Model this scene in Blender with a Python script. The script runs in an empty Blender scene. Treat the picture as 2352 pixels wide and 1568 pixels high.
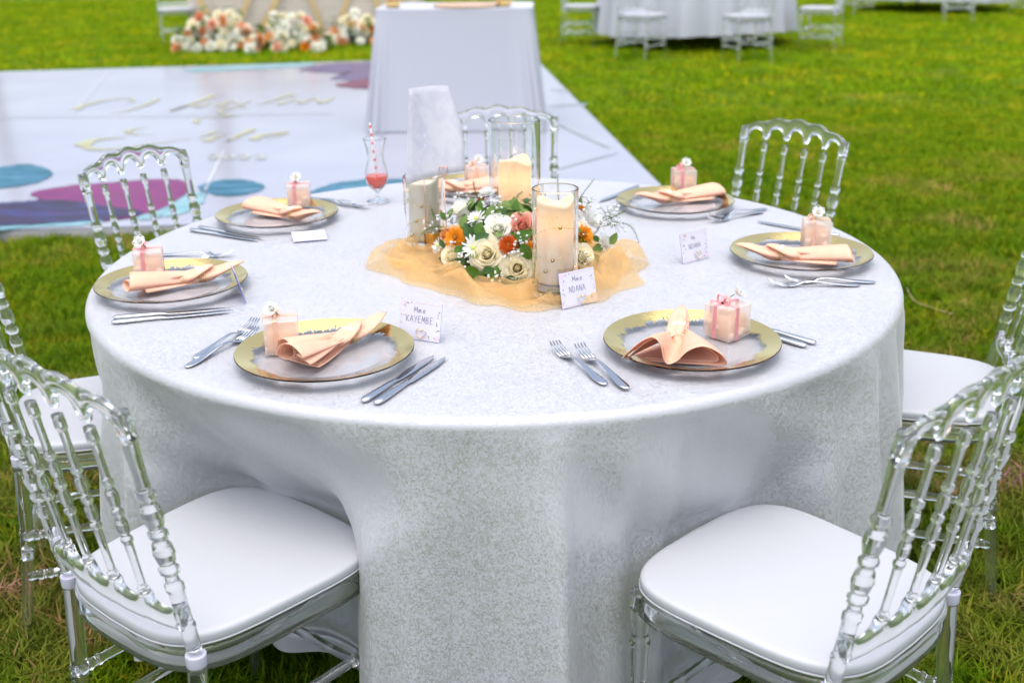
import bpy, math, random
from math import sin, cos, pi, radians, sqrt, atan2, hypot
from mathutils import Vector, Matrix

sc = bpy.context.scene
col = sc.collection
rng = random.Random(11)

# ------------------------------------------------------------------ camera
IW, IH = 2352.0, 1568.0            # units in which the place was surveyed
FPX, PITCH, ROLL, ZC = 2580.4, radians(20.418), radians(.749), 1.5077
_F = Vector((0, cos(PITCH), -sin(PITCH)))
_R0 = Vector((1, 0, 0)); _D0 = Vector((0, -sin(PITCH), -cos(PITCH)))
_R = cos(ROLL) * _R0 + sin(ROLL) * _D0
_D = -sin(ROLL) * _R0 + cos(ROLL) * _D0
cam_d = bpy.data.cameras.new('camera')
cam = bpy.data.objects.new('camera', cam_d); col.objects.link(cam)
cam_d.sensor_width = 36; cam_d.lens = FPX / IW * 36
cam_d.clip_start = .05; cam_d.clip_end = 500
cam.matrix_world = Matrix(((_R.x, -_D.x, -_F.x, 0), (_R.y, -_D.y, -_F.y, 0), (_R.z, -_D.z, -_F.z, ZC), (0, 0, 0, 1)))
cam_d.dof.use_dof = True; cam_d.dof.focus_distance = 2.15; cam_d.dof.aperture_fstop = 3.2
sc.camera = cam

# ------------------------------------------------------------------ sky, sun, exposure
SUN_EL, SUN_AZ = radians(76), radians(190)      # azimuth measured from +Y towards +X
w = bpy.data.worlds.new('World'); sc.world = w; w.use_nodes = True
nt = w.node_tree; bg = nt.nodes['Background']
sky = nt.nodes.new('ShaderNodeTexSky'); sky.sky_type = 'NISHITA'; sky.sun_disc = False
sky.sun_elevation = SUN_EL; sky.sun_rotation = SUN_AZ
sky.air_density = 1.0; sky.dust_density = 4.0; sky.ozone_density = 1.0
hs = nt.nodes.new('ShaderNodeHueSaturation'); hs.inputs['Saturation'].default_value = .75      # thin even cloud
nt.links.new(sky.outputs[0], hs.inputs['Color']); nt.links.new(hs.outputs[0], bg.inputs[0]); bg.inputs[1].default_value = .15
sun_d = bpy.data.lights.new('sun', 'SUN'); sun_d.energy = 1.1; sun_d.angle = radians(112); sun_d.color = (1, .97, .93)
sun = bpy.data.objects.new('sun', sun_d); col.objects.link(sun)
_sd = Vector((sin(SUN_AZ) * cos(SUN_EL), cos(SUN_AZ) * cos(SUN_EL), sin(SUN_EL)))
sun.rotation_euler = _sd.to_track_quat('Z', 'Y').to_euler()
sc.view_settings.view_transform = 'Standard'; sc.view_settings.look = 'None'
sc.view_settings.exposure = 1.0; sc.view_settings.gamma = 1
cy = sc.cycles
cy.max_bounces = 20; cy.transmission_bounces = 16; cy.glossy_bounces = 6; cy.diffuse_bounces = 4; cy.transparent_max_bounces = 16
cy.caustics_refractive = True; cy.caustics_reflective = False; cy.blur_glossy = .6
cy.use_denoising = True
try: cy.denoiser = 'OPENIMAGEDENOISE'
except Exception: pass
cy.sample_clamp_indirect = 6

# ------------------------------------------------------------------ helpers
def un(x, y, z=0.0):
    """survey point -> place on the level z"""
    d = _F + _R * ((x - IW / 2) / FPX) + _D * ((y - IH / 2) / FPX)
    t = (z - ZC) / d.z
    return Vector((d.x * t, d.y * t, z))

def mk(name, verts, faces, smooth=True):
    me = bpy.data.meshes.new(name)
    me.from_pydata([tuple(v) for v in verts], [], faces)
    me.validate()
    if smooth: me.polygons.foreach_set('use_smooth', [True] * len(me.polygons))
    me.update(); return me

def ob(name, me, mat=None, parent=None, loc=None, rot=None, scale=None):
    o = bpy.data.objects.new(name, me); col.objects.link(o)
    if mat is not None and me is not None and len(me.materials) == 0:
        for m in (mat if isinstance(mat, (list, tuple)) else [mat]): me.materials.append(m)
    if parent is not None: o.parent = parent
    if loc is not None: o.location = loc
    if rot is not None: o.rotation_euler = rot
    if scale is not None: o.scale = scale if hasattr(scale, '__len__') else (scale,) * 3
    return o

def tag(o, label=None, cat=None, group=None, kind=None):
    if label: o['label'] = label
    if cat: o['category'] = cat
    if group: o['group'] = group
    if kind: o['kind'] = kind
    return o

def thing(name, label, cat, loc=(0, 0, 0), rz=0, group=None):
    o = bpy.data.objects.new(name, None); col.objects.link(o)
    o.location = loc; o.rotation_euler = (0, 0, rz); o.empty_display_size = .05
    return tag(o, label, cat, group)

def copy_tree(o, parent=None):
    c = o.copy(); col.objects.link(c)
    if parent is not None: c.parent = parent
    for ch in list(o.children): copy_tree(ch, c)
    return c

def sup(prof, mn=.006):
    """extra rings close to both ends of long stretches keep the shading crisp"""
    out = [prof[0]]
    for a, b in zip(prof, prof[1:]):
        L = hypot(b[0] - a[0], b[1] - a[1])
        if L > mn:
            e = min(.0012, L * .12) / L
            out += [(a[0] + (b[0] - a[0]) * e, a[1] + (b[1] - a[1]) * e), (b[0] + (a[0] - b[0]) * e, b[1] + (a[1] - b[1]) * e)]
        out.append(b)
    return out

class MB:
    """collects shapes into one mesh"""
    def __init__(s): s.v = []; s.f = []; s.m = []; s.mi = 0
    def add(s, v, f):
        b = len(s.v); s.v += [Vector(p) for p in v]; s.f += [[i + b for i in q] for q in f]; s.m += [s.mi] * len(f); return s
    def lathe(s, prof, n=16, mat=None):
        v = []; f = []; prof = sup(prof)
        rings = []
        for r, z in prof:
            if r < 1e-6: rings.append([len(v)]); v.append(Vector((0, 0, z)))
            else:
                rings.append(list(range(len(v), len(v) + n)))
                v += [Vector((r * cos(2 * pi * k / n), r * sin(2 * pi * k / n), z)) for k in range(n)]
        for a, b in zip(rings, rings[1:]):
            if len(a) == 1 and len(b) == 1: continue
            for k in range(n):
                k2 = (k + 1) % n
                if len(a) == 1: f.append([a[0], b[k2], b[k]])
                elif len(b) == 1: f.append([a[k], a[k2], b[0]])
                else: f.append([a[k], a[k2], b[k2], b[k]])
        if mat is not None: v = [mat @ p for p in v]
        return s.add(v, f)
    def tube(s, pts, rad, n=8, closed=False, cap=True):
        pts = [Vector(p) for p in pts]; N = len(pts)
        if not hasattr(rad, '__len__'): rad = [rad] * N
        v = []; f = []; up = None
        for i, p in enumerate(pts):
            if closed: t = pts[(i + 1) % N] - pts[i - 1]
            else: t = pts[min(i + 1, N - 1)] - pts[max(i - 1, 0)]
            if t.length < 1e-9: t = Vector((0, 0, 1))
            t.normalize()
            if up is None:
                up = Vector((0, 0, 1)) if abs(t.z) < .9 else Vector((1, 0, 0))
            a = (up - t * up.dot(t))
            if a.length < 1e-6: a = t.orthogonal()
            a.normalize(); up = a; b = t.cross(a)
            for k in range(n):
                q = 2 * pi * k / n; v.append(p + (a * cos(q) + b * sin(q)) * rad[i])
        M = N if closed else N - 1
        for i in range(M):
            j = (i + 1) % N
            for k in range(n):
                k2 = (k + 1) % n
                f.append([i * n + k, i * n + k2, j * n + k2, j * n + k])
        if cap and not closed:
            f.append(list(range(n))[::-1]); f.append([(N - 1) * n + k for k in range(n)])
        return s.add(v, f)
    def sheet(s, P, closed_u=False):
        """P[i][j] grid of points"""
        nu = len(P); nv = len(P[0]); v = [p for row in P for p in row]; f = []
        for i in range(nu if closed_u else nu - 1):
            i2 = (i + 1) % nu
            for j in range(nv - 1): f.append([i * nv + j, i2 * nv + j, i2 * nv + j + 1, i * nv + j + 1])
        return s.add(v, f)
    def loft(s, sections, cap=True):
        """closed sections (lists of points, same count)"""
        n = len(sections[0]); v = [p for sct in sections for p in sct]; f = []
        for i in range(len(sections) - 1):
            for k in range(n):
                k2 = (k + 1) % n; f.append([i * n + k, i * n + k2, (i + 1) * n + k2, (i + 1) * n + k])
        if cap: f.append(list(range(n))[::-1]); f.append([(len(sections) - 1) * n + k for k in range(n)])
        return s.add(v, f)
    def box(s, lo, hi, bev=0.0, mat=None):
        x0, y0, z0 = lo; x1, y1, z1 = hi
        if bev <= 0:
            v = [(x, y, z) for z in (z0, z1) for x, y in ((x0, y0), (x1, y0), (x1, y1), (x0, y1))]
            f = [[3, 2, 1, 0], [4, 5, 6, 7], [0, 1, 5, 4], [1, 2, 6, 5], [2, 3, 7, 6], [3, 0, 4, 7]]
        else:
            b = bev; v = []
            for z, e in ((z0, b), (z0 + b, 0), (z1 - b, 0), (z1, b)):
                for x, y in ((x0 + b, y0 + e), (x1 - b, y0 + e), (x1 - e, y0 + b), (x1 - e, y1 - b), (x1 - b, y1 - e), (x0 + b, y1 - e), (x0 + e, y1 - b), (x0 + e, y0 + b)):
                    v.append((x, y, z))
            f = [list(range(8))[::-1], list(range(24, 32))]
            for i in range(3):
                for k in range(8): f.append([i * 8 + k, i * 8 + (k + 1) % 8, i * 8 + 8 + (k + 1) % 8, i * 8 + 8 + k])
        v = [Vector(p) for p in v]
        if mat is not None: v = [mat @ p for p in v]
        return s.add(v, f)
    def ball(s, c, r, n=8, m=5, sq=(1, 1, 1)):
        c = Vector(c); v = [c + Vector((0, 0, -r * sq[2]))]; f = []
        for i in range(1, m):
            t = -pi / 2 + pi * i / m
            v += [c + Vector((r * sq[0] * cos(t) * cos(2 * pi * k / n), r * sq[1] * cos(t) * sin(2 * pi * k / n), r * sq[2] * sin(t))) for k in range(n)]
        v.append(c + Vector((0, 0, r * sq[2]))); L = len(v) - 1
        for k in range(n):
            k2 = (k + 1) % n; f.append([0, 1 + k2, 1 + k])
            for i in range(m - 2): f.append([1 + i * n + k, 1 + i * n + k2, 1 + (i + 1) * n + k2, 1 + (i + 1) * n + k])
            f.append([1 + (m - 2) * n + k, 1 + (m - 2) * n + k2, L])
        return s.add(v, f)
    def xf(s, M, start=0):
        for i in range(start, len(s.v)): s.v[i] = M @ s.v[i]
        return s
    def mesh(s, name, smooth=True):
        me = mk(name, s.v, s.f, smooth)
        if any(s.m) and len(me.polygons) == len(s.m): me.polygons.foreach_set('material_index', s.m)
        return me
    def build(s, name, mat, parent=None, smooth=True, **k): return ob(name, s.mesh(name, smooth), mat, parent, **k)

def spline(pts, n):
    """Catmull-Rom through pts"""
    pts = [Vector(p) for p in pts]; P = [2 * pts[0] - pts[1]] + pts + [2 * pts[-1] - pts[-2]]; out = []
    m = len(pts) - 1
    for i in range(n):
        t = i / (n - 1) * m; k = min(int(t), m - 1); u = t - k
        a, b, c, d = P[k:k + 4]
        out.append(.5 * ((2 * b) + (c - a) * u + (2 * a - 5 * b + 4 * c - d) * u * u + (3 * b - a - 3 * c + d) * u ** 3))
    return out

def lerp_tab(tab, t):
    if t <= tab[0][0]: return tab[0][1]
    for (a, x), (b, y) in zip(tab, tab[1:]):
        if t <= b: return x + (y - x) * (t - a) / (b - a)
    return tab[-1][1]
def sstep(a, b, x):
    t = max(0, min(1, (x - a) / (b - a))); return t * t * (3 - 2 * t)

# ------------------------------------------------------------------ materials
def mat(name, color=(.8, .8, .8), rough=.5, metal=0, **kw):
    m = bpy.data.materials.new(name); m.use_nodes = True
    p = m.node_tree.nodes['Principled BSDF']
    p.inputs['Base Color'].default_value = (*color, 1); p.inputs['Roughness'].default_value = rough; p.inputs['Metallic'].default_value = metal
    for k, v in kw.items():
        p.inputs[k.replace('_', ' ')].default_value = v
    return m
def nodes(m): return m.node_tree.nodes, m.node_tree.links, m.node_tree.nodes['Principled BSDF']
def noise(m, scale, detail=3, rough=.5, dist=0, coord='Object', vec=None):
    N, L, p = nodes(m)
    t = N.new('ShaderNodeTexNoise'); t.inputs['Scale'].default_value = scale; t.inputs['Detail'].default_value = detail
    t.inputs['Roughness'].default_value = rough; t.inputs['Distortion'].default_value = dist
    if vec is None:
        c = N.new('ShaderNodeTexCoord'); vec = c.outputs[coord]
    L.new(vec, t.inputs['Vector']); return t.outputs['Fac']
def ramp(m, fac, stops, interp='LINEAR'):
    N, L, p = nodes(m); r = N.new('ShaderNodeValToRGB'); r.color_ramp.interpolation = interp
    while len(r.color_ramp.elements) < len(stops): r.color_ramp.elements.new(.5)
    for e, (pos, c) in zip(r.color_ramp.elements, stops):
        e.position = pos; e.color = (*c, 1) if hasattr(c, '__len__') else (c, c, c, 1)
    L.new(fac, r.inputs[0]); return r.outputs[0]
def bump(m, h, strength=.3, dist=.002):
    N, L, p = nodes(m); b = N.new('ShaderNodeBump'); b.inputs['Strength'].default_value = strength; b.inputs['Distance'].default_value = dist
    L.new(h, b.inputs['Height']); L.new(b.outputs[0], p.inputs['Normal']); return b
def varied(name, c0, c1, scale, rough=.5, bmp=0, **kw):
    m = mat(name, c0, rough, **kw); f = noise(m, scale, 4)
    m.node_tree.links.new(ramp(m, f, [(.3, c0), (.7, c1)]), m.node_tree.nodes['Principled BSDF'].inputs['Base Color'])
    if bmp: bump(m, f, bmp)
    return m
def petal_mat(name, c0, c1, scale=60, tr=.35, rough=.55):
    """soft petal: part of the light goes through"""
    m = bpy.data.materials.new(name); m.use_nodes = True; N, L, p = nodes(m); out = N['Material Output']
    c = ramp(m, noise(m, scale, 3), [(.3, c0), (.7, c1)])
    L.new(c, p.inputs['Base Color']); p.inputs['Roughness'].default_value = rough; p.inputs['Specular IOR Level'].default_value = .25
    t = N.new('ShaderNodeBsdfTranslucent'); L.new(c, t.inputs[0])
    mx = N.new('ShaderNodeMixShader'); mx.inputs[0].default_value = tr
    L.new(p.outputs[0], mx.inputs[1]); L.new(t.outputs[0], mx.inputs[2]); L.new(mx.outputs[0], out.inputs[0]); return m

M = {}
M['clear'] = mat('clear_resin', (.99, .995, 1), .012, Transmission_Weight=1, IOR=1.47)
def _milky(m, k):
    N, L, p = nodes(m); t = N.new('ShaderNodeBsdfTranslucent'); t.inputs[0].default_value = (.93, .95, 1, 1); d = N.new('ShaderNodeBsdfDiffuse'); d.inputs[0].default_value = (.93, .95, 1, 1)
    a = N.new('ShaderNodeMixShader'); b_ = N.new('ShaderNodeMixShader'); b_.inputs[0].default_value = k
    L.new(t.outputs[0], a.inputs[1]); L.new(d.outputs[0], a.inputs[2]); L.new(p.outputs[0], b_.inputs[1]); L.new(a.outputs[0], b_.inputs[2]); L.new(b_.outputs[0], N['Material Output'].inputs[0])
_milky(M['clear'], .03)
M['plateglass'] = mat('plate_glass', (1, 1, 1), .0, Transmission_Weight=1, IOR=1.16)
M['glass'] = mat('clear_glass', (.99, .995, .995), .0, Transmission_Weight=1, IOR=1.5)
M['collar'] = mat('white_plastic', (.47, .46, .56), .35)
M['pad'] = mat('white_vinyl', (.42, .432, .46), .5); bump(M['pad'], noise(M['pad'], 14, 4, .6), .25, .006)
M['steel'] = mat('stainless', (.62, .63, .65), .13, 1); bump(M['steel'], noise(M['steel'], 90, 2), .03, .001)
M['gold'] = mat('gold_leaf', (.98, .72, .27), .12, 1)
bump(M['gold'], noise(M['gold'], 70, 5, .65, .8), .16, .002)
M['goldwire'] = mat('gold_wire', (.85, .62, .25), .2, 1)
M['copper'] = mat('copper_wire', (.86, .46, .34), .22, 1)
M['bead'] = mat('gold_bead', (.80, .62, .26), .15, 1)
M['pearl'] = mat('pearl', (.86, .86, .9), .12, Coat_Weight=1.0)
M['black'] = mat('dark_ink', (.10, .08, .16), .6)
M['peach'] = petal_mat('peach_satin', (.92, .56, .39), (.94, .60, .44), 40, .3, .5)
M['wire_g'] = mat('stem_green', (.10, .16, .03), .5)

# ---- ground materials
def lawn_mat():
    m = mat('lawn', (.07, .12, .01), .9); N, L, p = nodes(m)
    g = N.new('ShaderNodeNewGeometry')
    a = noise(m, .9, 5, .6, vec=g.outputs['Position']); b = noise(m, 38, 5, .7, vec=g.outputs['Position'])
    ca = ramp(m, a, [(.30, (.075, .145, .002)), (.5, (.11, .185, .002)), (.70, (.17, .17, .025))])
    cb = ramp(m, b, [(.3, (.25, .32, .2)), (.6, (1, 1, 1))])
    mx = N.new('ShaderNodeMix'); mx.data_type = 'RGBA'; mx.blend_type = 'MULTIPLY'; mx.inputs[0].default_value = 1
    L.new(ca, mx.inputs[6]); L.new(cb, mx.inputs[7]); L.new(mx.outputs[2], p.inputs['Base Color'])
    p.inputs['Specular IOR Level'].default_value = .1
    bump(m, b, .8, .03); return m
M['lawn'] = lawn_mat()
def blade_mat(stops, stops2):
    m = bpy.data.materials.new('grass_blade'); m.use_nodes = True; N, L, p = nodes(m); out = N['Material Output']
    g = N.new('ShaderNodeNewGeometry'); oi = N.new('ShaderNodeObjectInfo')
    a = noise(m, 1.1, 4, .6, vec=g.outputs['Position'])
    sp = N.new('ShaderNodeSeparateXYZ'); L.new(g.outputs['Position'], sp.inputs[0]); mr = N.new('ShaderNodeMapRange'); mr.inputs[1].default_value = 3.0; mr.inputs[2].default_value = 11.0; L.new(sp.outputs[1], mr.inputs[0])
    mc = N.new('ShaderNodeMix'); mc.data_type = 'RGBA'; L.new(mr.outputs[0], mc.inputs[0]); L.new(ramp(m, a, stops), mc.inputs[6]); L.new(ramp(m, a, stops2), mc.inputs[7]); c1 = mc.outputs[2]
    c2 = ramp(m, oi.outputs['Random'], [(0, (.45, .55, .4)), (.5, (1, 1, 1)), (.86, (1.25, 1.15, .9)), (.90, (2.0, 1.2, 3)), (1, (2.4, 1.25, 5))])
    mx = N.new('ShaderNodeMix'); mx.data_type = 'RGBA'; mx.blend_type = 'MULTIPLY'; mx.inputs[0].default_value = 1
    L.new(c1, mx.inputs[6]); L.new(c2, mx.inputs[7]); L.new(mx.outputs[2], p.inputs['Base Color'])
    p.inputs['Roughness'].default_value = .6; p.inputs['Specular IOR Level'].default_value = .08
    t = N.new('ShaderNodeBsdfTranslucent'); L.new(mx.outputs[2], t.inputs[0])
    ms = N.new('ShaderNodeMixShader'); ms.inputs[0].default_value = .35
    L.new(p.outputs[0], ms.inputs[1]); L.new(t.outputs[0], ms.inputs[2]); L.new(ms.outputs[0], out.inputs[0]); return m
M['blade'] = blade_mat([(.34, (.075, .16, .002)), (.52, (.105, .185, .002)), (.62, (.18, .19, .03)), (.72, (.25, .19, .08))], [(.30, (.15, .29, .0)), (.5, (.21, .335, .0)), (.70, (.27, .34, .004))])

def jacquard():
    """white cloth with a fine silvery leaf weave"""
    m = mat('jacquard', (.8, .8, .83), .75); N, L, p = nodes(m)
    tc = N.new('ShaderNodeTexCoord')
    n1 = noise(m, 150, 2.5, .55, 2.4, vec=tc.outputs['Object'])
    n2 = noise(m, 260, 2, .6, 1.5, vec=tc.outputs['Object'])
    big = noise(m, 9, 2, .5, vec=tc.outputs['Object'])
    ad = N.new('ShaderNodeMath'); ad.operation = 'MULTIPLY_ADD'; ad.inputs[1].default_value = .35; L.new(n2, ad.inputs[0]); L.new(n1, ad.inputs[2])
    ad2 = N.new('ShaderNodeMath'); ad2.operation = 'MULTIPLY_ADD'; ad2.inputs[1].default_value = .10; L.new(big, ad2.inputs[0]); L.new(ad.outputs[0], ad2.inputs[2])
    k = ramp(m, ad2.outputs[0], [(.715, 0), (.755, 1)])
    kk = N.new('ShaderNodeMath'); kk.operation = 'MULTIPLY'; kk.inputs[1].default_value = .45; L.new(k, kk.inputs[0])
    L.new(kk.outputs[0], p.inputs['Metallic'])
    r = ramp(m, k, [(0, .8), (1, .36)]); L.new(r, p.inputs['Roughness'])
    c = ramp(m, k, [(0, (.42, .43, .465)), (1, (.46, .46, .475))]); L.new(c, p.inputs['Base Color'])
    p.inputs['Sheen Weight'].default_value = .25; p.inputs['Sheen Roughness'].default_value = .4
    wv = noise(m, 900, 2, vec=tc.outputs['Object']); wr = noise(m, 7, 3, .55, 1.2, vec=tc.outputs['Object'])
    hh = N.new('ShaderNodeMath'); hh.operation = 'MULTIPLY_ADD'; hh.inputs[1].default_value = 9.0; L.new(wr, hh.inputs[0]); L.new(wv, hh.inputs[2]); bump(m, hh.outputs[0], .22, .001); return m
M['jacquard'] = jacquard()
M['plaincloth'] = mat('plain_white_cloth', (.435, .45, .50), .8); bump(M['plaincloth'], noise(M['plaincloth'], 300, 2), .08, .001)

# ------------------------------------------------------------------ lawn
TC = Vector((-.037, 2.604, 0)); TR = .935; TZ = .75
g = MB()
xs = [-150, -60, -20, -8, -4, 0, 4, 8, 20, 60, 150]
g.sheet([[Vector((x, y, 0)) for y in (-120, -40, -10, 0, 4, 8, 14, 24, 60, 150)] for x in xs])
lawn = g.build('lawn', M['lawn']); lawn['kind'] = 'structure'

# dance floor outline (corner points surveyed on its top, 6 cm above the lawn)
FZ = .06
def line_hit(a, b, c, d):
    r = b - a; s = d - c; k = ((c.x - a.x) * s.y - (c.y - a.y) * s.x) / (r.x * s.y - r.y * s.x); return a + r * k
_n0, _n1 = un(138, 525, FZ), un(400, 517, FZ)
_f0, _f1 = un(0, 165, FZ), un(850, 140, FZ)
_r0, _r1 = un(1245, 150, FZ), un(1505, 412, FZ)
FC_nr = line_hit(_n0, _n1, _r0, _r1); FC_fr = line_hit(_f0, _f1, _r0, _r1)
FC_nl = _n0 + (_n0 - _n1).normalized() * 4.2; FC_fl = _f0 + (_f0 - _f1).normalized() * 1.2

def inside_quad(x, y, q):
    s = None
    for i in range(4):
        a, b = q[i], q[(i + 1) % 4]
        c = (b.x - a.x) * (y - a.y) - (b.y - a.y) * (x - a.x)
        if s is None: s = c > 0
        elif (c > 0) != s: return False
    return True
FQ = [FC_nl, FC_nr, FC_fr, FC_fl]

# grass blades: tufts scattered on points
def tuft(seed, n, h, spread, wd):
    r = random.Random(seed); b = MB()
    for i in range(n):
        a = r.uniform(0, 2 * pi); x, y = r.uniform(-spread, spread), r.uniform(-spread, spread)
        hh = h * r.uniform(.5, 1.15); lean = hh * r.uniform(.15, 1.1); ww = wd * r.uniform(.7, 1.3)
        d = Vector((cos(a), sin(a), 0)); s = Vector((-sin(a), cos(a), 0)); o = Vector((x, y, 0))
        P = []
        for t, k in ((0, 1), (.55, .85), (1, .05)):
            c = o + d * lean * t * t + Vector((0, 0, hh * (t - .25 * t * t * (lean / hh))))
            P.append([c - s * ww * k * .5, c + s * ww * k * .5])
        b.sheet(P)
    return b
def grass_field(name, seed, pts, tm, smin, smax, label, bm='blade'):
    me = mk(name, pts, [], False); o = ob(name, me)
    src = tm.mesh('grass_tuft'); src.materials.append(M[bm])
    so = bpy.data.objects.new('grass_tuft', src)      # not linked to the scene: only instanced
    gn = bpy.data.node_groups.new(name, 'GeometryNodeTree')
    gn.interface.new_socket('Geometry', in_out='INPUT', socket_type='NodeSocketGeometry')
    gn.interface.new_socket('Geometry', in_out='OUTPUT', socket_type='NodeSocketGeometry')
    N = gn.nodes; L = gn.links
    gi = N.new('NodeGroupInput'); go = N.new('NodeGroupOutput'); ip = N.new('GeometryNodeInstanceOnPoints'); oi = N.new('GeometryNodeObjectInfo')
    oi.inputs[0].default_value = so
    rr = N.new('FunctionNodeRandomValue'); rr.data_type = 'FLOAT_VECTOR'; rr.inputs[0].default_value = (-.15, -.15, 0); rr.inputs[1].default_value = (.15, .15, 6.283); rr.inputs['Seed'].default_value = seed
    rs = N.new('FunctionNodeRandomValue'); rs.data_type = 'FLOAT'; rs.inputs[2].default_value = smin; rs.inputs[3].default_value = smax; rs.inputs['Seed'].default_value = seed + 5
    L.new(gi.outputs[0], ip.inputs['Points']); L.new(oi.outputs['Geometry'], ip.inputs['Instance'])
    L.new(rr.outputs[0], ip.inputs['Rotation']); L.new(rs.outputs[1], ip.inputs['Scale']); L.new(ip.outputs[0], go.inputs[0])
    md = o.modifiers.new('scatter', 'NODES'); md.node_group = gn
    tag(o, label, 'grass', kind='stuff'); return o
def scatter(n, x0, x1, y0, y1, seed, keep):
    r = random.Random(seed); out = []
    while len(out) < n:
        x, y = r.uniform(x0, x1), r.uniform(y0, y1)
        if keep(x, y) and not inside_quad(x, y, FQ): out.append((x, y, 0))
    return out
def inview(x, y): return abs(x) < .58 * y + .8
near = scatter(21000, -3.8, 3.8, .8, 5.2, 1, lambda x, y: inview(x, y) and hypot(x - TC.x, y - TC.y) > .55 and rng.random() < (1.1 - .14 * y))
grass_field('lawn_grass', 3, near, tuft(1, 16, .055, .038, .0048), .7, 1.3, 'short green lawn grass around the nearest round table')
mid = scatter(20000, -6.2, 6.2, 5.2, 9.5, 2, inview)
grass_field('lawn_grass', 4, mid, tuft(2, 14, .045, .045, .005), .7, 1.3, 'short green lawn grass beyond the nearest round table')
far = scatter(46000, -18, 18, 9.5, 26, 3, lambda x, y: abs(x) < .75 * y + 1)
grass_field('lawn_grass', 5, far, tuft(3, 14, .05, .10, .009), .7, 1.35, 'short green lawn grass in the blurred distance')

# ------------------------------------------------------------------ dance floor with its print
def floor_mat():
    m = mat('glossy_vinyl', (.74, .75, .80), .16, Specular_IOR_Level=.35); N, L, p = nodes(m)
    L.new(ramp(m, noise(m, 1.3, 3), [(.3, (.29, .30, .36)), (.7, (.335, .345, .40))]), p.inputs['Base Color'])
    bump(m, noise(m, 1.1, 2), .12, .02); return m
M['floor'] = floor_mat()
M['floorside'] = varied('floor_side', (.32, .31, .34), (.42, .41, .44), 3, .6)
fl = thing('dance_floor', 'x', 'x'); del fl['label']; del fl['category']; fl['kind'] = 'structure'
b = MB(); b.add(FQ, [[0, 1, 2, 3]])
b.build('floor_top', M['floor'], fl)
b = MB()
for i in range(4):
    p, q = FQ[i], FQ[(i + 1) % 4]; dz = Vector((0, 0, -FZ)); e = Vector((0, 0, -.004))
    b.add([p + e, q + e, q + dz, p + dz], [[3, 2, 1, 0]])
b.build('floor_side', M['floorside'], fl, False)
# thin seams between the vinyl lengths
M['seam'] = mat('seam_grey', (.28, .29, .32), .3)
def ribbon(b, pts, wd, z, n=24, taper=None):
    P = spline([Vector((p[0], p[1], z)) for p in pts], n); rows = []
    for i, p in enumerate(P):
        t = P[min(i + 1, n - 1)] - P[max(i - 1, 0)]; s = Vector((-t.y, t.x, 0)).normalized()
        k = 1 if taper is None else taper(i / (n - 1)); rows.append([p - s * wd * k * .5, p + s * wd * k * .5])
    b.sheet(rows)
def fpt(x, y): return un(x, y, FZ)
for pts in ([(250, 168), (165, 262)], [(0, 272), (420, 268), (760, 262)], [(515, 345), (470, 440)]):
    b = MB(); ribbon(b, [fpt(*p) for p in pts], .018, FZ + .004); b.build('seam', mat('seam_white', (.50, .51, .55), .12) if pts[0][0] != 0 else M['seam'], fl, False)
M['vein'] = varied('grey_green_vein', (.22, .25, .26), (.30, .34, .35), 2, .2)
for pts, wd in (([(1275, 282), (1340, 312), (1402, 342)], .05), ([(1270, 392), (1340, 372), (1420, 352)], .04), ([(1262, 245), (1330, 240), (1345, 243)], .07), ([(1262, 205), (1310, 212)], .05)):
    b = MB(); ribbon(b, [fpt(*p) for p in pts], wd, FZ + .004, taper=lambda t: .3 + .7 * sin(pi * t)); b.build('printed_vein', M['vein'], fl, False)
def paint(name, stops, sx=3.0, sy=12.0):
    m = mat(name, stops[0][1], .3, Specular_IOR_Level=.1); N, L, p = nodes(m)
    c = N.new('ShaderNodeTexCoord'); mp = N.new('ShaderNodeMapping'); mp.inputs['Scale'].default_value = (sx, sy, 1)
    L.new(c.outputs['Object'], mp.inputs[0]); L.new(ramp(m, noise(m, 1, 5, .65, 1, vec=mp.outputs[0]), stops), p.inputs['Base Color']); return m
M['p_teal'] = paint('print_teal', [(.3, (0.009, 0.060, 0.096)), (.5, (0.018, 0.120, 0.180)), (.62, (0.072, 0.180, 0.300)), (.75, (0.036, 0.192, 0.180))])
M['p_teal2'] = paint('print_pale_teal', [(.3, (.10, .24, .28)), (.55, (.20, .36, .40)), (.75, (.30, .42, .46))])
M['p_mag'] = paint('print_magenta', [(.3, (0.060, 0.009, 0.054)), (.48, (0.180, 0.012, 0.120)), (.62, (0.132, 0.024, 0.078)), (.75, (0.084, 0.030, 0.096))])
M['p_dark'] = paint('print_dark_violet', [(.3, (0.012, 0.011, 0.036)), (.48, (0.030, 0.015, 0.048)), (.60, (0.030, 0.036, 0.150)), (.72, (0.078, 0.012, 0.054))])
M['p_red'] = paint('print_crimson', [(.3, (0.096, 0.012, 0.036)), (.55, (0.156, 0.030, 0.060)), (.75, (0.180, 0.090, 0.132))])
M['p_vio'] = paint('print_violet_grey', [(.3, (0.060, 0.030, 0.072)), (.5, (0.120, 0.078, 0.150)), (.7, (0.096, 0.132, 0.252))])
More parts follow.
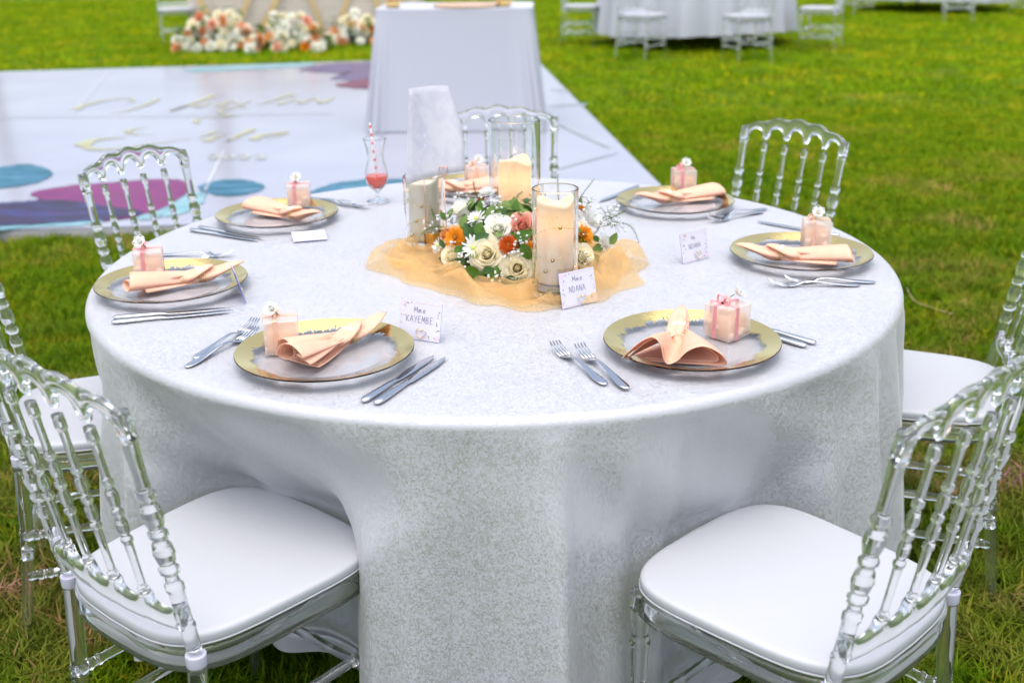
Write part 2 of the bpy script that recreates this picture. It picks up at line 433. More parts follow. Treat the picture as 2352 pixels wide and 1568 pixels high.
def blob(name, pts, mt, lvl, sub=8, wob=.012):
    """closed painted shape from outline points"""
    C = [fpt(*p) for p in pts]; n = len(C); ring = []
    for i in range(n):
        a, b_, c, d = C[i - 1], C[i], C[(i + 1) % n], C[(i + 2) % n]
        for k in range(sub):
            u = k / sub; q = .5 * ((2 * b_) + (c - a) * u + (2 * a - 5 * b_ + 4 * c - d) * u * u + (3 * b_ - a - 3 * c + d) * u ** 3)
            ring.append(Vector((q.x + rng.uniform(-wob, wob), q.y + rng.uniform(-wob, wob), FZ + lvl)))
    cx = sum((p for p in ring), Vector()) / len(ring)
    bb = MB(); bb.add(ring + [cx], [[i, (i + 1) % len(ring), len(ring)] for i in range(len(ring))]); bb.build(name, mt, fl, False)
blob('printed_leaf', [(-70, 415), (-10, 388), (60, 378), (105, 388), (122, 400), (95, 418), (20, 432), (-60, 436)], M['p_teal'], .004)
blob('printed_leaf', [(458, 430), (490, 417), (545, 413), (590, 420), (608, 432), (575, 446), (520, 452), (475, 444)], M['p_teal'], .004)
blob('printed_leaf', [(330, 482), (380, 462), (440, 445), (472, 447), (462, 470), (425, 490), (360, 502), (320, 505)], M['p_teal2'], .004)
blob('printed_leaf', [(715, 442), (760, 424), (830, 414), (905, 412), (960, 420), (905, 432), (820, 440), (740, 450)], M['p_teal'], .004)
blob('printed_leaf', [(-40, 535), (0, 508), (120, 506), (240, 505), (200, 517), (90, 523), (0, 532)], M['p_teal2'], .004)
blob('printed_petal', [(72, 446), (150, 430), (260, 420), (360, 413), (424, 418), (426, 446), (395, 470), (340, 492), (230, 508), (150, 480)], M['p_mag'], .006)
blob('printed_petal', [(-80, 478), (20, 468), (110, 462), (190, 466), (260, 478), (330, 490), (270, 503), (150, 513), (0, 522), (-80, 528)], M['p_dark'], .008)
blob('printed_leaf', [(425, 163), (470, 155), (600, 150), (720, 145), (700, 153), (560, 161), (460, 166)], M['p_teal2'], .004)
blob('printed_petal', [(690, 160), (760, 147), (850, 143), (930, 142), (930, 180), (840, 186), (760, 182), (790, 172), (720, 166)], M['p_vio'], .004, wob=.03)
blob('printed_petal', [(772, 196), (820, 186), (880, 180), (950, 180), (950, 206), (860, 206), (800, 203)], M['p_red'], .006, wob=.03)
# gold script, drawn stroke by stroke
M['script'] = mat('gold_print', (.38, .37, .20), .3, Specular_IOR_Level=.2)
M['script_pale'] = mat('pale_print', (.40, .41, .38), .2)
def zp(x, y): return fpt(x * .39062, 183.75 + y * .39062)
sb = MB()
def stroke(pts, wd, fade=.22): ribbon(sb, [zp(*p) for p in pts], wd * .72, FZ + .005, 26, lambda t: max(fade, (1 - t) ** .8 * 1.1))
for pts, wd in [([(440, 176), (500, 150), (610, 124), (740, 112), (790, 122), (740, 140)], .10), ([(930, 112), (860, 148), (770, 178), (690, 196), (620, 200)], .07),
                ([(1265, 92), (1190, 120), (1090, 156), (1000, 186)], .10), ([(1000, 186), (1080, 160), (1140, 150), (1150, 162), (1230, 138)], .05), ([(1150, 164), (1200, 152), (1250, 134)], .08),
                ([(1285, 158), (1320, 142), (1370, 128), (1400, 148)], .08), ([(1400, 150), (1440, 138), (1480, 122)], .06), ([(1730, 86), (1660, 104), (1590, 128), (1520, 150)], .09),
                ([(1640, 144), (1690, 128), (1735, 116)], .09), ([(1760, 140), (1800, 126), (1850, 110)], .09), ([(1885, 140), (1930, 122), (1965, 106)], .10), ([(1735, 116), (1750, 134), (1765, 138)], .04), ([(1850, 110), (1870, 130), (1890, 138)], .04),
                ([(1450, 160), (1370, 166), (1290, 186), (1320, 205), (1385, 214), (1440, 200)], .06), ([(1385, 214), (1290, 222), (1200, 228), (1150, 234)], .06), ([(1160, 232), (1150, 252), (1195, 262)], .07),
                ([(740, 306), (790, 292), (880, 280)], .08), ([(740, 306), (800, 322), (920, 320)], .06),
                ([(485, 388), (530, 362), (640, 346), (740, 340)], .16), ([(490, 386), (540, 408), (660, 410), (820, 390), (1000, 364), (1125, 344)], .08),
                ([(1270, 306), (1230, 322), (1160, 346)], .07), ([(1210, 364), (1260, 342), (1330, 322)], .10), ([(1490, 292), (1420, 322), (1335, 362)], .10), ([(1335, 362), (1400, 345), (1480, 350)], .04),
                ([(1490, 354), (1530, 332), (1600, 320), (1690, 308), (1640, 330), (1560, 350)], .10)]:
    stroke(pts, wd)
sb.build('gold_script', M['script'], fl, False)
db = MB()
def digit(x, s):
    for st in s: ribbon(db, [zp(x + p[0], p[1]) for p in st], .035, FZ + .005, 14)
two = [[(0, 448), (25, 440), (55, 444), (40, 456), (0, 468), (60, 466)]]
digit(1070, [[(0, 462), (50, 462)]]); digit(1230, two); digit(1320, [[(0, 455), (25, 442), (55, 448), (45, 464), (10, 466), (0, 455)]]); digit(1410, two)
digit(1500, [[(0, 444), (50, 442), (30, 452), (55, 458), (35, 468), (0, 466)]])
db.build('printed_date', M['script_pale'], fl, False)

# ------------------------------------------------------------------ clear resin chair with spindle back
def seat_outline(n, sx=1.0, sy=1.0, off=0.0):
    """rounded trapezoid, wider in front (+y)"""
    pts = []
    for k in range(n):
        a = 2 * pi * k / n; c, s = cos(a), sin(a); e = .45
        x = (abs(c) ** e) * (1 if c >= 0 else -1); y = (abs(s) ** e) * (1 if s >= 0 else -1)
        hw = .200 + .014 * y
        yy = y * .203 + (-.012 * (1 - x * x) if y < 0 else .012 * (1 - x * x))
        p = Vector((x * hw * sx, yy * sy, 0)); 
        if off: p += p.normalized() * off
        pts.append(p)
    return pts
def ring_loft(b, specs, n=56, capbottom=True, captop=True):
    secs = [[p * k + Vector((0, 0, z)) if True else p for p in seat_outline(n, 1, 1, off)] for k, off, z in specs]
    for sct, (k, off, z) in zip(secs, specs):
        for p in sct: p.z = z
    b.loft(secs, False); base = len(b.v) - n * len(secs)
    if capbottom: b.add([Vector((0, 0, specs[0][2]))] + secs[0], [[0, 1 + (k + 1) % n, 1 + k] for k in range(n)])
    if captop: b.add([Vector((0, 0, specs[-1][2] + .002))] + secs[-1], [[0, 1 + k, 1 + (k + 1) % n] for k in range(n)])

def rail_back(x): return -.020 * (1 - (x / .2) ** 2)      # the back is bowed
def back_y(z): return -.188 - max(0, z - .45) * .165
POST = [(.455, .0165), (.500, .0162), (.503, .0185), (.509, .0185), (.512, .016), (.572, .0158), (.576, .019), (.586, .019), (.590, .0145), (.604, .0125), (.609, .020), (.617, .0205), (.622, .0135),
        (.632, .0185), (.645, .0215), (.660, .0185), (.670, .0125), (.675, .0195), (.682, .0195), (.687, .0125), (.697, .0175), (.712, .0215), (.727, .0185), (.738, .0125), (.743, .0195), (.752, .0195), (.757, .0135), (.800, .0135), (.838, .0155), (.842, .018), (.870, .0175), (.888, .0165)]
SPIN = [(.545, .011), (.552, .0125), (.556, .0125), (.560, .0085), (.600, .0085), (.640, .0095), (.644, .0125), (.650, .0125), (.654, .008), (.664, .0125), (.678, .013), (.688, .008), (.692, .0125), (.700, .0125), (.705, .008), (.716, .0125), (.730, .013), (.742, .008), (.746, .0125), (.754, .0125), (.758, .0088), (.800, .0085), (.818, .0095), (.822, .0125), (.834, .0125), (.845, .012)]
def slim(prof, k): return [(z, r * k) for z, r in prof]
def turned(prof, axis, n=14):
    """lathe along a bent axis: axis(z) -> (x, y)"""
    secs = []
    for z, r in sup(prof, .012):
        x, y = axis(z); secs.append([Vector((x + r * cos(2 * pi * k / n), y + r * sin(2 * pi * k / n), z)) for k in range(n)])
    b = MB(); b.loft(secs); return b
def bar(p, q, r, rings=(.07, .12, .88, .93), n=10):
    p, q = Vector(p), Vector(q); L = (q - p).length; pts = []; rad = []
    ts = [0, .02]; 
    for k in rings: ts += [k - .012, k - .008, k + .008, k + .012]
    ts += [.98, 1]
    for t in ts:
        big = any(abs(t - k) < .010 for k in rings)
        pts.append(p.lerp(q, t)); rad.append(r * (1.22 if big else 1.0) * (1.12 if (t < .07 or t > .93) else 1))
    return MB().tube(pts, rad, n)
def build_chair():
    t = thing('clear_chair', 'chair', 'chair')
    b = MB(); ring_loft(b, [(1, -.004, .4465), (1, .003, .449), (1, .005, .455), (1, .005, .461), (1, .0043, .4650), (1, .002, .4678), (1, -.003, .4695), (1, -.009, .4700), (1, -.03, .4703), (.6, 0, .4708)])
    pad = b.build('seat_pad', M['pad'], t)
    MB().tube([p + Vector((0, 0, .4500)) for p in seat_outline(72, 1, 1, .0052)], .0017, 6, True).build('piping', M['pad'], pad)
    b = MB(); n = 56
    o_, i_ = [(.006, .402), (.010, .406), (.010, .440), (.006, .444)], [(-.026, .444), (-.030, .440), (-.030, .406), (-.026, .402)]
    secs = []
    for off, z in o_ + i_:
        q = seat_outline(n, 1, 1, off)
        for p in q: p.z = z
        secs.append(q)
    secs.append(secs[0]); b.loft(secs, False); b.build('seat_frame', M['clear'], t)
    FL = [(.000, .010), (.004, .013), (.05, .0125), (.20, .0155), (.205, .0195), (.212, .0195), (.217, .016), (.222, .0195), (.229, .0195), (.234, .016), (.335, .018), (.340, .0215), (.348, .0215), (.353, .0175), (.385, .019), (.400, .0225), (.4425, .0225)]
    for s in (-1, 1):
        turned(slim(FL, .85), lambda z, s=s: (s * .186, .176)).build('front_leg', M['clear'], t)
        RL = [(.000, .011), (.004, .014), (.05, .0145), (.24, .0175), (.245, .021), (.255, .0175), (.265, .021), (.270, .0175), (.425, .0185)]
        turned(slim(RL, .82), lambda z, s=s: (s * .183, -.188 - .05 * (1 - z / .43) ** 1.6)).build('rear_leg', M['clear'], t)
        turned(slim(POST, .77), lambda z, s=s: (s * (.183 + .008 * (z - .45) / .43), back_y(z))).build('back_post', M['clear'], t)
        secs = [[Vector((s * .183 + r * cos(2 * pi * k / 16), -.188 + r * sin(2 * pi * k / 16), z)) for k in range(16)] for r, z in ((.0120, .4262), (.0150, .4265), (.0162, .4275), (.0164, .4285), (.0168, .4465), (.0166, .4475), (.0150, .4480), (.0110, .4482))]
        MB().loft(secs).build('collar', M['collar'], t)
    xs = [-.111, -.037, .037, .111]
    for x in xs: turned(slim(SPIN, .74), lambda z, x=x: (x * (1 + .04 * (z - .5) / .4), back_y(z) + rail_back(x)), 12).build('spindle', M['clear'], t)
    # crest rail: waved top, five arches below
    secs = []; N = 150
    for i in range(N + 1):
        x = -.203 + .406 * i / N; q = 1 - (x / .203) ** 2
        top = .886 + .040 * q + .0035 * cos(x / .203 * pi * 5.0) * (.4 + .6 * q)
        lo = .842 + .016 * q; arch = .884 - .008 + .016 * q
        xb = (x + .19) / .076; k = math.floor(xb); u = (xb - k - .5) * 2
        bot = lo if (k < 0 or k > 4) else lo + (arch - lo) * sqrt(max(0, 1 - min(1, abs(u) / .80) ** 2.2))
        bot = min(bot, top - .014)
        th = .0075 + .003 * sstep(.03, .0, top - bot)
        y0 = back_y(.87) + rail_back(x); mid = (top + bot) / 2; hh = (top - bot) / 2; sct = []
        for k2 in range(12):
            a = 2 * pi * k2 / 12; c, s_ = cos(a), sin(a); e = .6
            zz = mid + hh * (abs(s_) ** e) * (1 if s_ >= 0 else -1)
            sct.append(Vector((x, y0 - (zz - .87) * .165 + th * (abs(c) ** e) * (1 if c >= 0 else -1), zz)))
        secs.append(sct)
    MB().loft(secs).build('crest_rail', M['clear'], t)
    # lower rail with five hollows on top
    secs = []; N = 110
    for i in range(N + 1):
        x = -.183 + .366 * i / N; xb = (x + .185) / .074; k = math.floor(xb); u = (xb - k - .5) * 2
        top = .552 - .022 * sqrt(max(0, 1 - min(1, abs(u) / .82) ** 2.2)); bot = .500 - .006 * (1 - (x / .18) ** 2)
        y0 = back_y(.53) + rail_back(x); mid = (top + bot) / 2; hh = (top - bot) / 2; sct = []
        for k2 in range(10):
            a = 2 * pi * k2 / 10; c, s_ = cos(a), sin(a); e = .6
            sct.append(Vector((x, y0 + .009 * (abs(c) ** e) * (1 if c >= 0 else -1), mid + hh * (abs(s_) ** e) * (1 if s_ >= 0 else -1))))
        secs.append(sct)
    MB().loft(secs).build('lower_rail', M['clear'], t)
    for s in (-1, 1):
        for z in (.155, .255): bar((s * .186, .172, z), (s * .184, -.205 if z > .2 else -.212, z), .0095).build('stretcher', M['clear'], t)
    bar((-.184, .172, .205), (.184, .172, .205), .0095).build('stretcher', M['clear'], t)
    bar((-.181, -.207, .205), (.181, -.207, .205), .0095).build('stretcher', M['clear'], t)
    return t
CHAIRS = []       # (centre, facing)
chair0 = build_chair(); _used = [False]
def place_chair(x, y, dx, dy, label, group, s=1.0, z=0):
    o = chair0 if not _used[0] else copy_tree(chair0); _used[0] = True
    o.location = (x, y, z); o.rotation_euler = (0, 0, atan2(dy, dx) - pi / 2); o.scale = (s, s, s)
    tag(o, label, 'chair', group); return o
GM = 'clear chairs around the nearest table'
MAIN = [(-.520, 1.735, .64, .77, 'clear resin chair with white seat pad, front left, nearest the pleated napkin plate'),
        (.47, 1.635, -.68, .73, 'clear resin chair with white seat pad, front right, nearest the fan napkin plate'),
        (-.935, 2.41, .95, .28, 'clear resin chair cut off by the left edge of the photo'),
        (.955, 2.50, -.94, .34, 'clear resin chair cut off by the right edge of the photo'),
        (-.83, 3.04, .89, -.46, 'clear resin chair back standing against the purple printed floor petals'),
        (-.027, 3.575, .04, -1, 'clear resin chair seen behind the tall glass candle vase'),
        (.67, 3.31, -.795, -.607, 'clear resin chair back standing against plain lawn, behind the table on the right')]
for x, y, dx, dy, lb in MAIN:
    d = Vector((dx, dy, 0)).normalized(); CHAIRS.append((Vector((x, y, 0)), d)); place_chair(x, y, d.x, d.y, lb, GM)

# ------------------------------------------------------------------ round table and its cloth
tb = thing('round_table', 'round folding table hidden under the white patterned cloth', 'table', (TC.x, TC.y, 0))
MB().lathe([(0, .722), (.88, .722), (.893, .728), (.893, .740), (.88, .7455), (0, .7455)], 64).build('tabletop', varied('ply', (.35, .25, .15), (.45, .33, .2), 4, .6), tb)
M['grey_metal'] = mat('grey_metal', (.3, .3, .32), .4, .8)
for a in (45, 135, 225, 315):
    MB().tube([(.5 * cos(radians(a)), .5 * sin(radians(a)), 0), (.5 * cos(radians(a)), .5 * sin(radians(a)), .722)], .014, 10).build('leg', M['grey_metal'], tb)

def seat_limit(phi):
    """how far out the cloth may hang before it meets a seat pushed under the table"""
    dv = Vector((cos(phi), sin(phi), 0)); best = 9
    for (c, d), keep in zip(CHAIRS, (.80, .885, .93, .93, .93, .93, .93)):
        rt = Vector((d.y, -d.x, 0))
        for k in range(60):
            r = .60 + .01 * k; p = TC + dv * r - c; lx = p.dot(rt); ly = p.dot(d)
            if abs(ly) < .226 and abs(lx) < .222 and (abs(lx) / .226) ** 5 + (abs(ly) / .23) ** 5 < 1: best = min(best, max(r, keep)); break
    return best
NP = 480
lim = [seat_limit(2 * pi * k / NP) for k in range(NP)]
lim = [9 if 252.5 < 360 * k / NP < 264 else lim[k] for k in range(NP)]      # here the cloth hangs over the corner of the seat
lim = [min(lim[(k + j) % NP] for j in range(-2, 3)) for k in range(NP)]
FOLDS = [(-107, 4.5, .050), (-99, 6, .015), (-90, 5, .012), (-83, 2.2, .046), (-79, 3, -.010), (-75.5, 2.4, .03), (-70, 3.4, .045), (-47, 3.5, .03), (-38, 3, .04), (-29, 2.4, .055), (-20, 2.2, .06), (-12, 2.4, .05), (-138, 4, .035), (-146, 3, .03), (-131, 3, .02),
         (172, 3, .05), (20, 3, .05), (28, 3, .04), (66, 4, .05), (75, 3, .04), (110, 4, .05), (122, 3, .05), (165, 4, .04)]
def fold(phid, t):
    s = 0
    for a, wdt, amp in FOLDS:
        d = (phid - a + 180) % 360 - 180; sd_ = 1 if a > -90 else -1; s += 1.5 * amp * math.exp(-abs(d / (wdt * (1.25 if d * sd_ < 0 else .42))) ** 1.6)      # soft on one flank, sharp on the other
    p_ = radians(phid); s += .021 * sin(p_ * 17 + 1.0 + .8 * sin(3 * p_)) + .014 * sin(p_ * 29 + 1.3 * sin(2 * p_)) + .005 * sin(p_ * 43)
    return s
HEM = .10
def cloth_r(k, z):
    phid = 360 * k / NP; t = max(0, (TZ - .02 - z) / (TZ - HEM))
    free = TR + t * .018 + fold(phid, t) * (t ** .75)
    # a seat in the way pushes the hanging cloth inwards
    u = max(0, min(1, (.74 - z) / .262)); sg = 15 - 11.5 * sstep(.1, 1, u); n_ = int(2.2 * sg); push = 0; wsum = 0
    for j in range(-n_, n_ + 1):
        l = lim[(k + j) % NP]; g_ = math.exp(-(j / sg) ** 2); wsum += g_
        if l < TR + .05: push += g_ * max(0, TR + .03 - (l - .012))
    push /= wsum
    hold = math.exp(-push / .03)           # a pushed-in stretch has little room for folds
    free = TR + t * .018 + fold(phid, t) * (t ** .75) * (.55 + .45 * hold)
    tens = .012 * sin(2.4 * (phid * .12 + 9 * z)) * sin(pi * u) * min(1, push / .08)      # drawn folds running to the seat corners
    return free - push * (.75 * u + .25 * u * u) + tens
cl = MB(); rows = []
for k in range(NP):
    a = 2 * pi * k / NP; ca, sa = cos(a), sin(a); row = []
    for i in range(26):
        r = (TR - .02) * (i / 25) ** .8 if i else .0
        zz = TZ + .0006 * sin(7 * r * ca + 3 * r * sa * 4) * (1 if r < .88 else .3)
        row.append(Vector((TC.x + r * ca, TC.y + r * sa, zz)))
    for i in range(1, 7):
        q = pi / 2 * i / 6; row.append(Vector((TC.x + (TR - .02 + .02 * sin(q)) * ca, TC.y + (TR - .02 + .02 * sin(q)) * sa, TZ - .02 + .02 * cos(q))))
    for i in range(1, 41):
        z = TZ - .02 - (TZ - .02 - HEM) * i / 40; r = cloth_r(k, z); z2 = z + (.02 * sin(3 * a + 1) if i > 36 else 0)
        row.append(Vector((TC.x + r * ca, TC.y + r * sa, z2)))
    rows.append(row)
cl.sheet(rows, True)
tag(cl.build('tablecloth', M['jacquard']), 'large white patterned cloth draped over the nearest round table', 'tablecloth')

# ------------------------------------------------------------------ background: tables, chairs, flowers
def drape(name, sections_fn, zs, n, mt, label, cat, top=True):
    secs = [[sections_fn(2 * pi * k / n, z) for k in range(n)] for z in zs]
    b = MB(); b.loft(secs, False)
    c = sum(secs[0], Vector()) / n
    b.add([c] + secs[0], [[0, 1 + (k + 1) % n, 1 + k] for k in range(n)])
    return tag(b.build(name, mt), label, cat)
def round_cloth(cx, cy_, R, top, hem, seed, label):
    r_ = random.Random(seed); ph = [r_.uniform(0, 6.28) for _ in range(4)]
    def f(a, z):
        t = max(0, (top - .02 - z) / (top - hem)); k = 1 if z < top - .001 else .985
        rr = R * k + t ** .7 * (.05 + .035 * sin(17 * a + ph[0]) + .025 * sin(29 * a + ph[1]) + .015 * sin(41 * a + ph[2]))
        zz = z if z > hem + .02 else z + .03 * sin(2 * a + ph[3])
        return Vector((cx + rr * cos(a), cy_ + rr * sin(a), zz))
    return drape('tablecloth', f, [top, top - .004, top - .02] + [top - .02 - (top - .02 - hem) * i / 12 for i in range(1, 13)], 220, M['plaincloth'], label, 'tablecloth')
round_cloth(2.42, 15.1, 1.22, .80, .19, 3, 'plain white cloth on the blurred round table with four chairs in view')
round_cloth(7.35, 20.2, 1.2, .80, .20, 5, 'plain white cloth on the farthest table, only its hem in view')
for c, lb in (((2.42, 15.1), 'round table under the blurred white cloth beyond the lawn'), ((7.35, 20.2), 'round table under the farthest white cloth at the top edge')):
    o = copy_tree(tb); o.location = (c[0], c[1], 0); o.scale = (1.2, 1.2, 1.04); tag(o, lb, 'table')
GB = 'blurred clear chairs in the background'
def far_chair(x, y, ang, lb): place_chair(x, y, cos(radians(ang)), sin(radians(ang)), lb, GB, 1.08)
far_chair(.95, 15.1, -12, 'blurred clear chair left of the background table, beside its cloth')
far_chair(1.55, 13.45, 52, 'blurred clear chair in front of the background table, second from left')
far_chair(2.70, 13.1, 104, 'blurred clear chair in front of the background table, beside the dark gap under the hem')
far_chair(3.80, 14.15, 152, 'blurred clear chair right of the background table, alone against bright lawn')
far_chair(5.75, 19.3, 30, 'blurred clear chair legs at the top edge, left end of the farthest table')
far_chair(6.85, 17.75, 75, 'blurred clear chair legs at the top edge, in front of the farthest table')
far_chair(8.35, 18.7, 118, 'blurred clear chair legs at the top edge, right end of the farthest table')
far_chair(-4.42, 15.55, -70, 'blurred clear chair with white seat beside the beige draped table')

# tall table with a white cloth on the dance floor
CT0, CT1 = un(858, 24, .93), un(1224, 20, .93)
cxm = (CT0 + CT1) / 2; ux = (CT1 - CT0).normalized(); uy = Vector((-ux.y, ux.x, 0)); hwid = (CT1 - CT0).length / 2; hdep = .38
cen = cxm + uy * hdep
def cake_cloth(a, z):
    e = .16; c, s = cos(a), sin(a)
    x = (abs(c) ** e) * (1 if c >= 0 else -1); y = (abs(s) ** e) * (1 if s >= 0 else -1)
    t = max(0, (.91 - z) / .85); corner = (abs(x) * abs(y)) ** 6
    fl_ = .05 * t + corner * .11 * t ** .8 + (.018 * sin(a * 26) + .010 * sin(a * 43 + 1)) * t * (.35 + corner)
    p = cen + ux * (x * (hwid + fl_)) + uy * (y * (hdep + fl_)); return Vector((p.x, p.y, z))
drape('tablecloth', cake_cloth, [.93, .927, .915] + [.91 - .845 * i / 12 for i in range(1, 13)], 240, M['plaincloth'], 'plain white cloth on the tall rectangular table standing on the dance floor', 'tablecloth')
M['brown'] = varied('tan_board', (.42, .28, .18), (.52, .36, .25), 6, .5)
ctb = thing('rectangular_table', 'tall rectangular table under the plain white cloth on the dance floor', 'table', (cen.x, cen.y, FZ + .012), atan2(ux.y, ux.x))
MB().box((-hwid + .03, -hdep + .03, .78), (hwid - .03, hdep - .03, .815), .004).build('tabletop', M['brown'], ctb)
for sx in (-1, 1):
    for sy in (-1, 1): MB().tube([(sx * (hwid - .1), sy * (hdep - .1), 0), (sx * (hwid - .1), sy * (hdep - .1), .78)], .016, 8).build('leg', M['grey_metal'], ctb)
p = cen + ux * .08 - uy * .12
o = MB().lathe([(0, .002), (.24, .002), (.245, .006), (.245, .014), (.24, .018), (0, .018)], 40).build('cake_board', M['brown'], loc=(p.x, p.y, .9315)); tag(o, 'flat tan round board on the tall white clothed table', 'board')
for k_, nm_ in ((-.46, 'left'), (.36, 'right')):
    p = cen + ux * k_ - uy * .18; t = thing('posy_bowl', 'small gold bowl of peach flowers on the tall white table, ' + nm_ + ' of the tan board', 'bowl', (p.x, p.y, .9315))
    MB().lathe([(0, 0), (.04, 0), (.05, .01), (.065, .05), (.062, .05), (.046, .012), (0, .010)], 24).build('bowl', M['goldwire'], t)
    b = MB()
    for q in range(14): b.ball((.045 * cos(q * 2.4) * (q / 14) ** .5, .045 * sin(q * 2.4) * (q / 14) ** .5, .06 + .02 * (1 - q / 14)), .018, 8, 5)
    b.build('blossoms', M['peach'], t)
M['orange_f'] = petal_mat('peach_petal', (.75, .28, .10), (.85, .45, .25), 30, .3)

# ---- flowers
def petal_sheet(rb, rt, h, ha, lip, wav=.0, nu=6, nv=5, ph=0):
    P = []
    for i in range(nu + 1):
        a = -1 + 2 * i / nu; row = []
        for j in range(nv + 1):
            b_ = j / nv; wfac = sqrt(max(.03, 1 - ((b_ - .52) / .60) ** 2)) if b_ > .3 else .93
            an = a * ha * wfac; r = rb + (rt - rb) * b_ ** 1.4 + lip * b_ ** 5 + wav * sin(3 * a + ph) * b_ ** 3
            z = h * (b_ ** .85) - abs(lip) * .55 * b_ ** 7 - .07 * a * a * b_ * h
            row.append(Vector((r * cos(an), r * sin(an), z)))
        P.append(row)
    return MB().sheet(P)
ROSE_L = [(.05, .010, .55, 2.2, .0, 2), (.075, .042, .565, 1.7, .003, 2), (.10, .080, .565, 1.3, .010, 3), (.125, .122, .555, 1.25, .016, 3), (.15, .17, .535, 1.2, .024, 3), (.175, .225, .505, 1.05, .034, 4), (.20, .29, .455, .98, .05, 4), (.22, .36, .385, .88, .07, 5), (.23, .44, .28, .84, .09, 5)]
def rose_meshes(mt, key, openness=1.0):
    out = []
    for i, (rb, rt, h, ha, lip, n) in enumerate(ROSE_L):
        me = petal_sheet(rb, rb + (rt - rb) * openness, h, ha, lip * openness, .012, ph=i).mesh('petal'); me.materials.append(mt); out.append((me, n))
    return out
ROSES = {}
def rose(parent, loc, nrm, dia, mt, seed=0, openness=1.0):
    key = (mt.name, openness)
    if key not in ROSES: ROSES[key] = rose_meshes(mt, key, openness)
    r_ = random.Random(seed)
    core = MB().ball((0, 0, .30), .09, 10, 6, (1, 1, 1.4)).build('rose', mt, parent)
    q = Vector(nrm).to_track_quat('Z', 'Y'); core.rotation_mode = 'QUATERNION'; core.rotation_quaternion = q
    core.location = Vector(loc) - Vector(nrm).normalized() * dia * .33; core.scale = (dia,) * 3
    for i, (me, n) in enumerate(ROSES[key]):
        a0 = r_.uniform(0, 6.28)
        for k in range(n): ob('petal', me, parent=core, rot=(r_.uniform(-.06, .06), r_.uniform(-.06, .06), a0 + 2 * pi * k / n + r_.uniform(-.15, .15)), scale=(1, 1, r_.uniform(.94, 1.06)))
    return core
def rose_joined(mt_i, b, loc, nrm, dia, seed):
    """small far rose inside one mesh"""
    r_ = random.Random(seed); st = len(b.v)
    for (rb, rt, h, ha, lip, n) in ROSE_L[1::2] + ROSE_L[-1:]:
        a0 = r_.uniform(0, 6.28)
        for k in range(n):
            s2 = len(b.v); q = petal_sheet(rb, rt, h, ha, lip, nu=3, nv=3); b.add(q.v, q.f); b.xf(Matrix.Rotation(a0 + 2 * pi * k / n, 4, 'Z'), s2)
    b.xf(Matrix.Translation(loc) @ Vector(nrm).to_track_quat('Z', 'Y').to_matrix().to_4x4() @ Matrix.Scale(dia, 4), st)
def mum_mesh(seed, rows=((.16, 10, .30), (.26, 15, .26), (.36, 20, .20), (.44, 24, .12), (.5, 26, .04)), wd=.07, curl=.25, centre=True):
    """many narrow petals in rings; unit diameter"""
    r_ = random.Random(seed); b = MB()
    for R_, n, h in rows:
        for k in range(n):
            a = 2 * pi * (k + r_.uniform(-.3, .3)) / n; L = R_ * r_.uniform(.88, 1.1); P = []; hh = h * r_.uniform(.85, 1.15)
            for t, ww in ((.15, .5), (.6, 1.0), (.88, .9), (1, .25)):
                rr = L * t; z = hh * (t ** .8) + curl * .12 * t ** 3 * (1 if h > .15 else -.5); wv = wd * ww * .5
                P.append([Vector((rr * cos(a) - wv * sin(a), rr * sin(a) + wv * cos(a), z + .012)), Vector((rr * cos(a), rr * sin(a), z)), Vector((rr * cos(a) + wv * sin(a), rr * sin(a) - wv * cos(a), z + .012))])
            b.sheet(P)
    b.mi = 1
    if centre: b.ball((0, 0, .16), .11, 10, 5, (1, 1, .6))
    b.mi = 0
    return b
def leaf_mesh(L=1.0, W=.55, cup=.12, bend=.15):
    P = []
    for i in range(8):
        t = i / 7; ww = W * .5 * (sin(pi * t ** .82)) ** .7 if 0 < t < 1 else .01
        P.append([Vector((t * L, s * ww, cup * abs(s) * ww * 2 - bend * t * t)) for s in (-1, -.5, 0, .5, 1)])
    return MB().sheet(P)
def orient(fwd, nrm):
    f = Vector(fwd).normalized(); n = Vector(nrm); n = (n - f * n.dot(f)); n = n.normalized() if n.length > 1e-5 else f.orthogonal().normalized(); s = n.cross(f)
    return Matrix(((f.x, s.x, n.x), (f.y, s.y, n.y), (f.z, s.z, n.z)))
M['cream'] = petal_mat('cream_petal', (.95, .89, .66), (.96, .92, .76), 30, .5)
M['whitep'] = petal_mat('white_petal', (.95, .94, .84), (.96, .96, .91), 30, .42)
M['salmon'] = petal_mat('salmon_petal', (.84, .32, .22), (.86, .48, .38), 30, .3)
M['peachp'] = petal_mat('peach_orange_petal', (.82, .36, .12), (.86, .48, .22), 30, .3)
M['orange'] = petal_mat('orange_petal', (.72, .26, .012), (.82, .36, .02), 60, .25)
M['rust'] = petal_mat('rust_petal', (.48, .07, .01), (.66, .13, .012), 60, .25)
M['mumwhite'] = petal_mat('mum_white', (.82, .83, .80), (.85, .86, .84), 60, .3)
M['ygreen'] = varied('yellow_green', (.45, .55, .06), (.62, .68, .16), 200, .6)
M['dkcentre'] = varied('brown_centre', (.20, .07, .01), (.35, .14, .01), 200, .7)
def leaf_mat(name, a, b_):
    m = petal_mat(name, a, b_, 25, .22, .38); m.node_tree.nodes['Principled BSDF'].inputs['Specular IOR Level'].default_value = .25; return m
M['leaf'] = leaf_mat('leaf_green', (.045, .12, .010), (.085, .18, .018)); M['leaf2'] = leaf_mat('leaf_light', (.12, .20, .04), (.18, .27, .07)); M['leaf3'] = leaf_mat('leaf_blue', (.03, .09, .02), (.06, .13, .03))
M['fern'] = leaf_mat('fern_green', (.06, .11, .02), (.11, .16, .04))

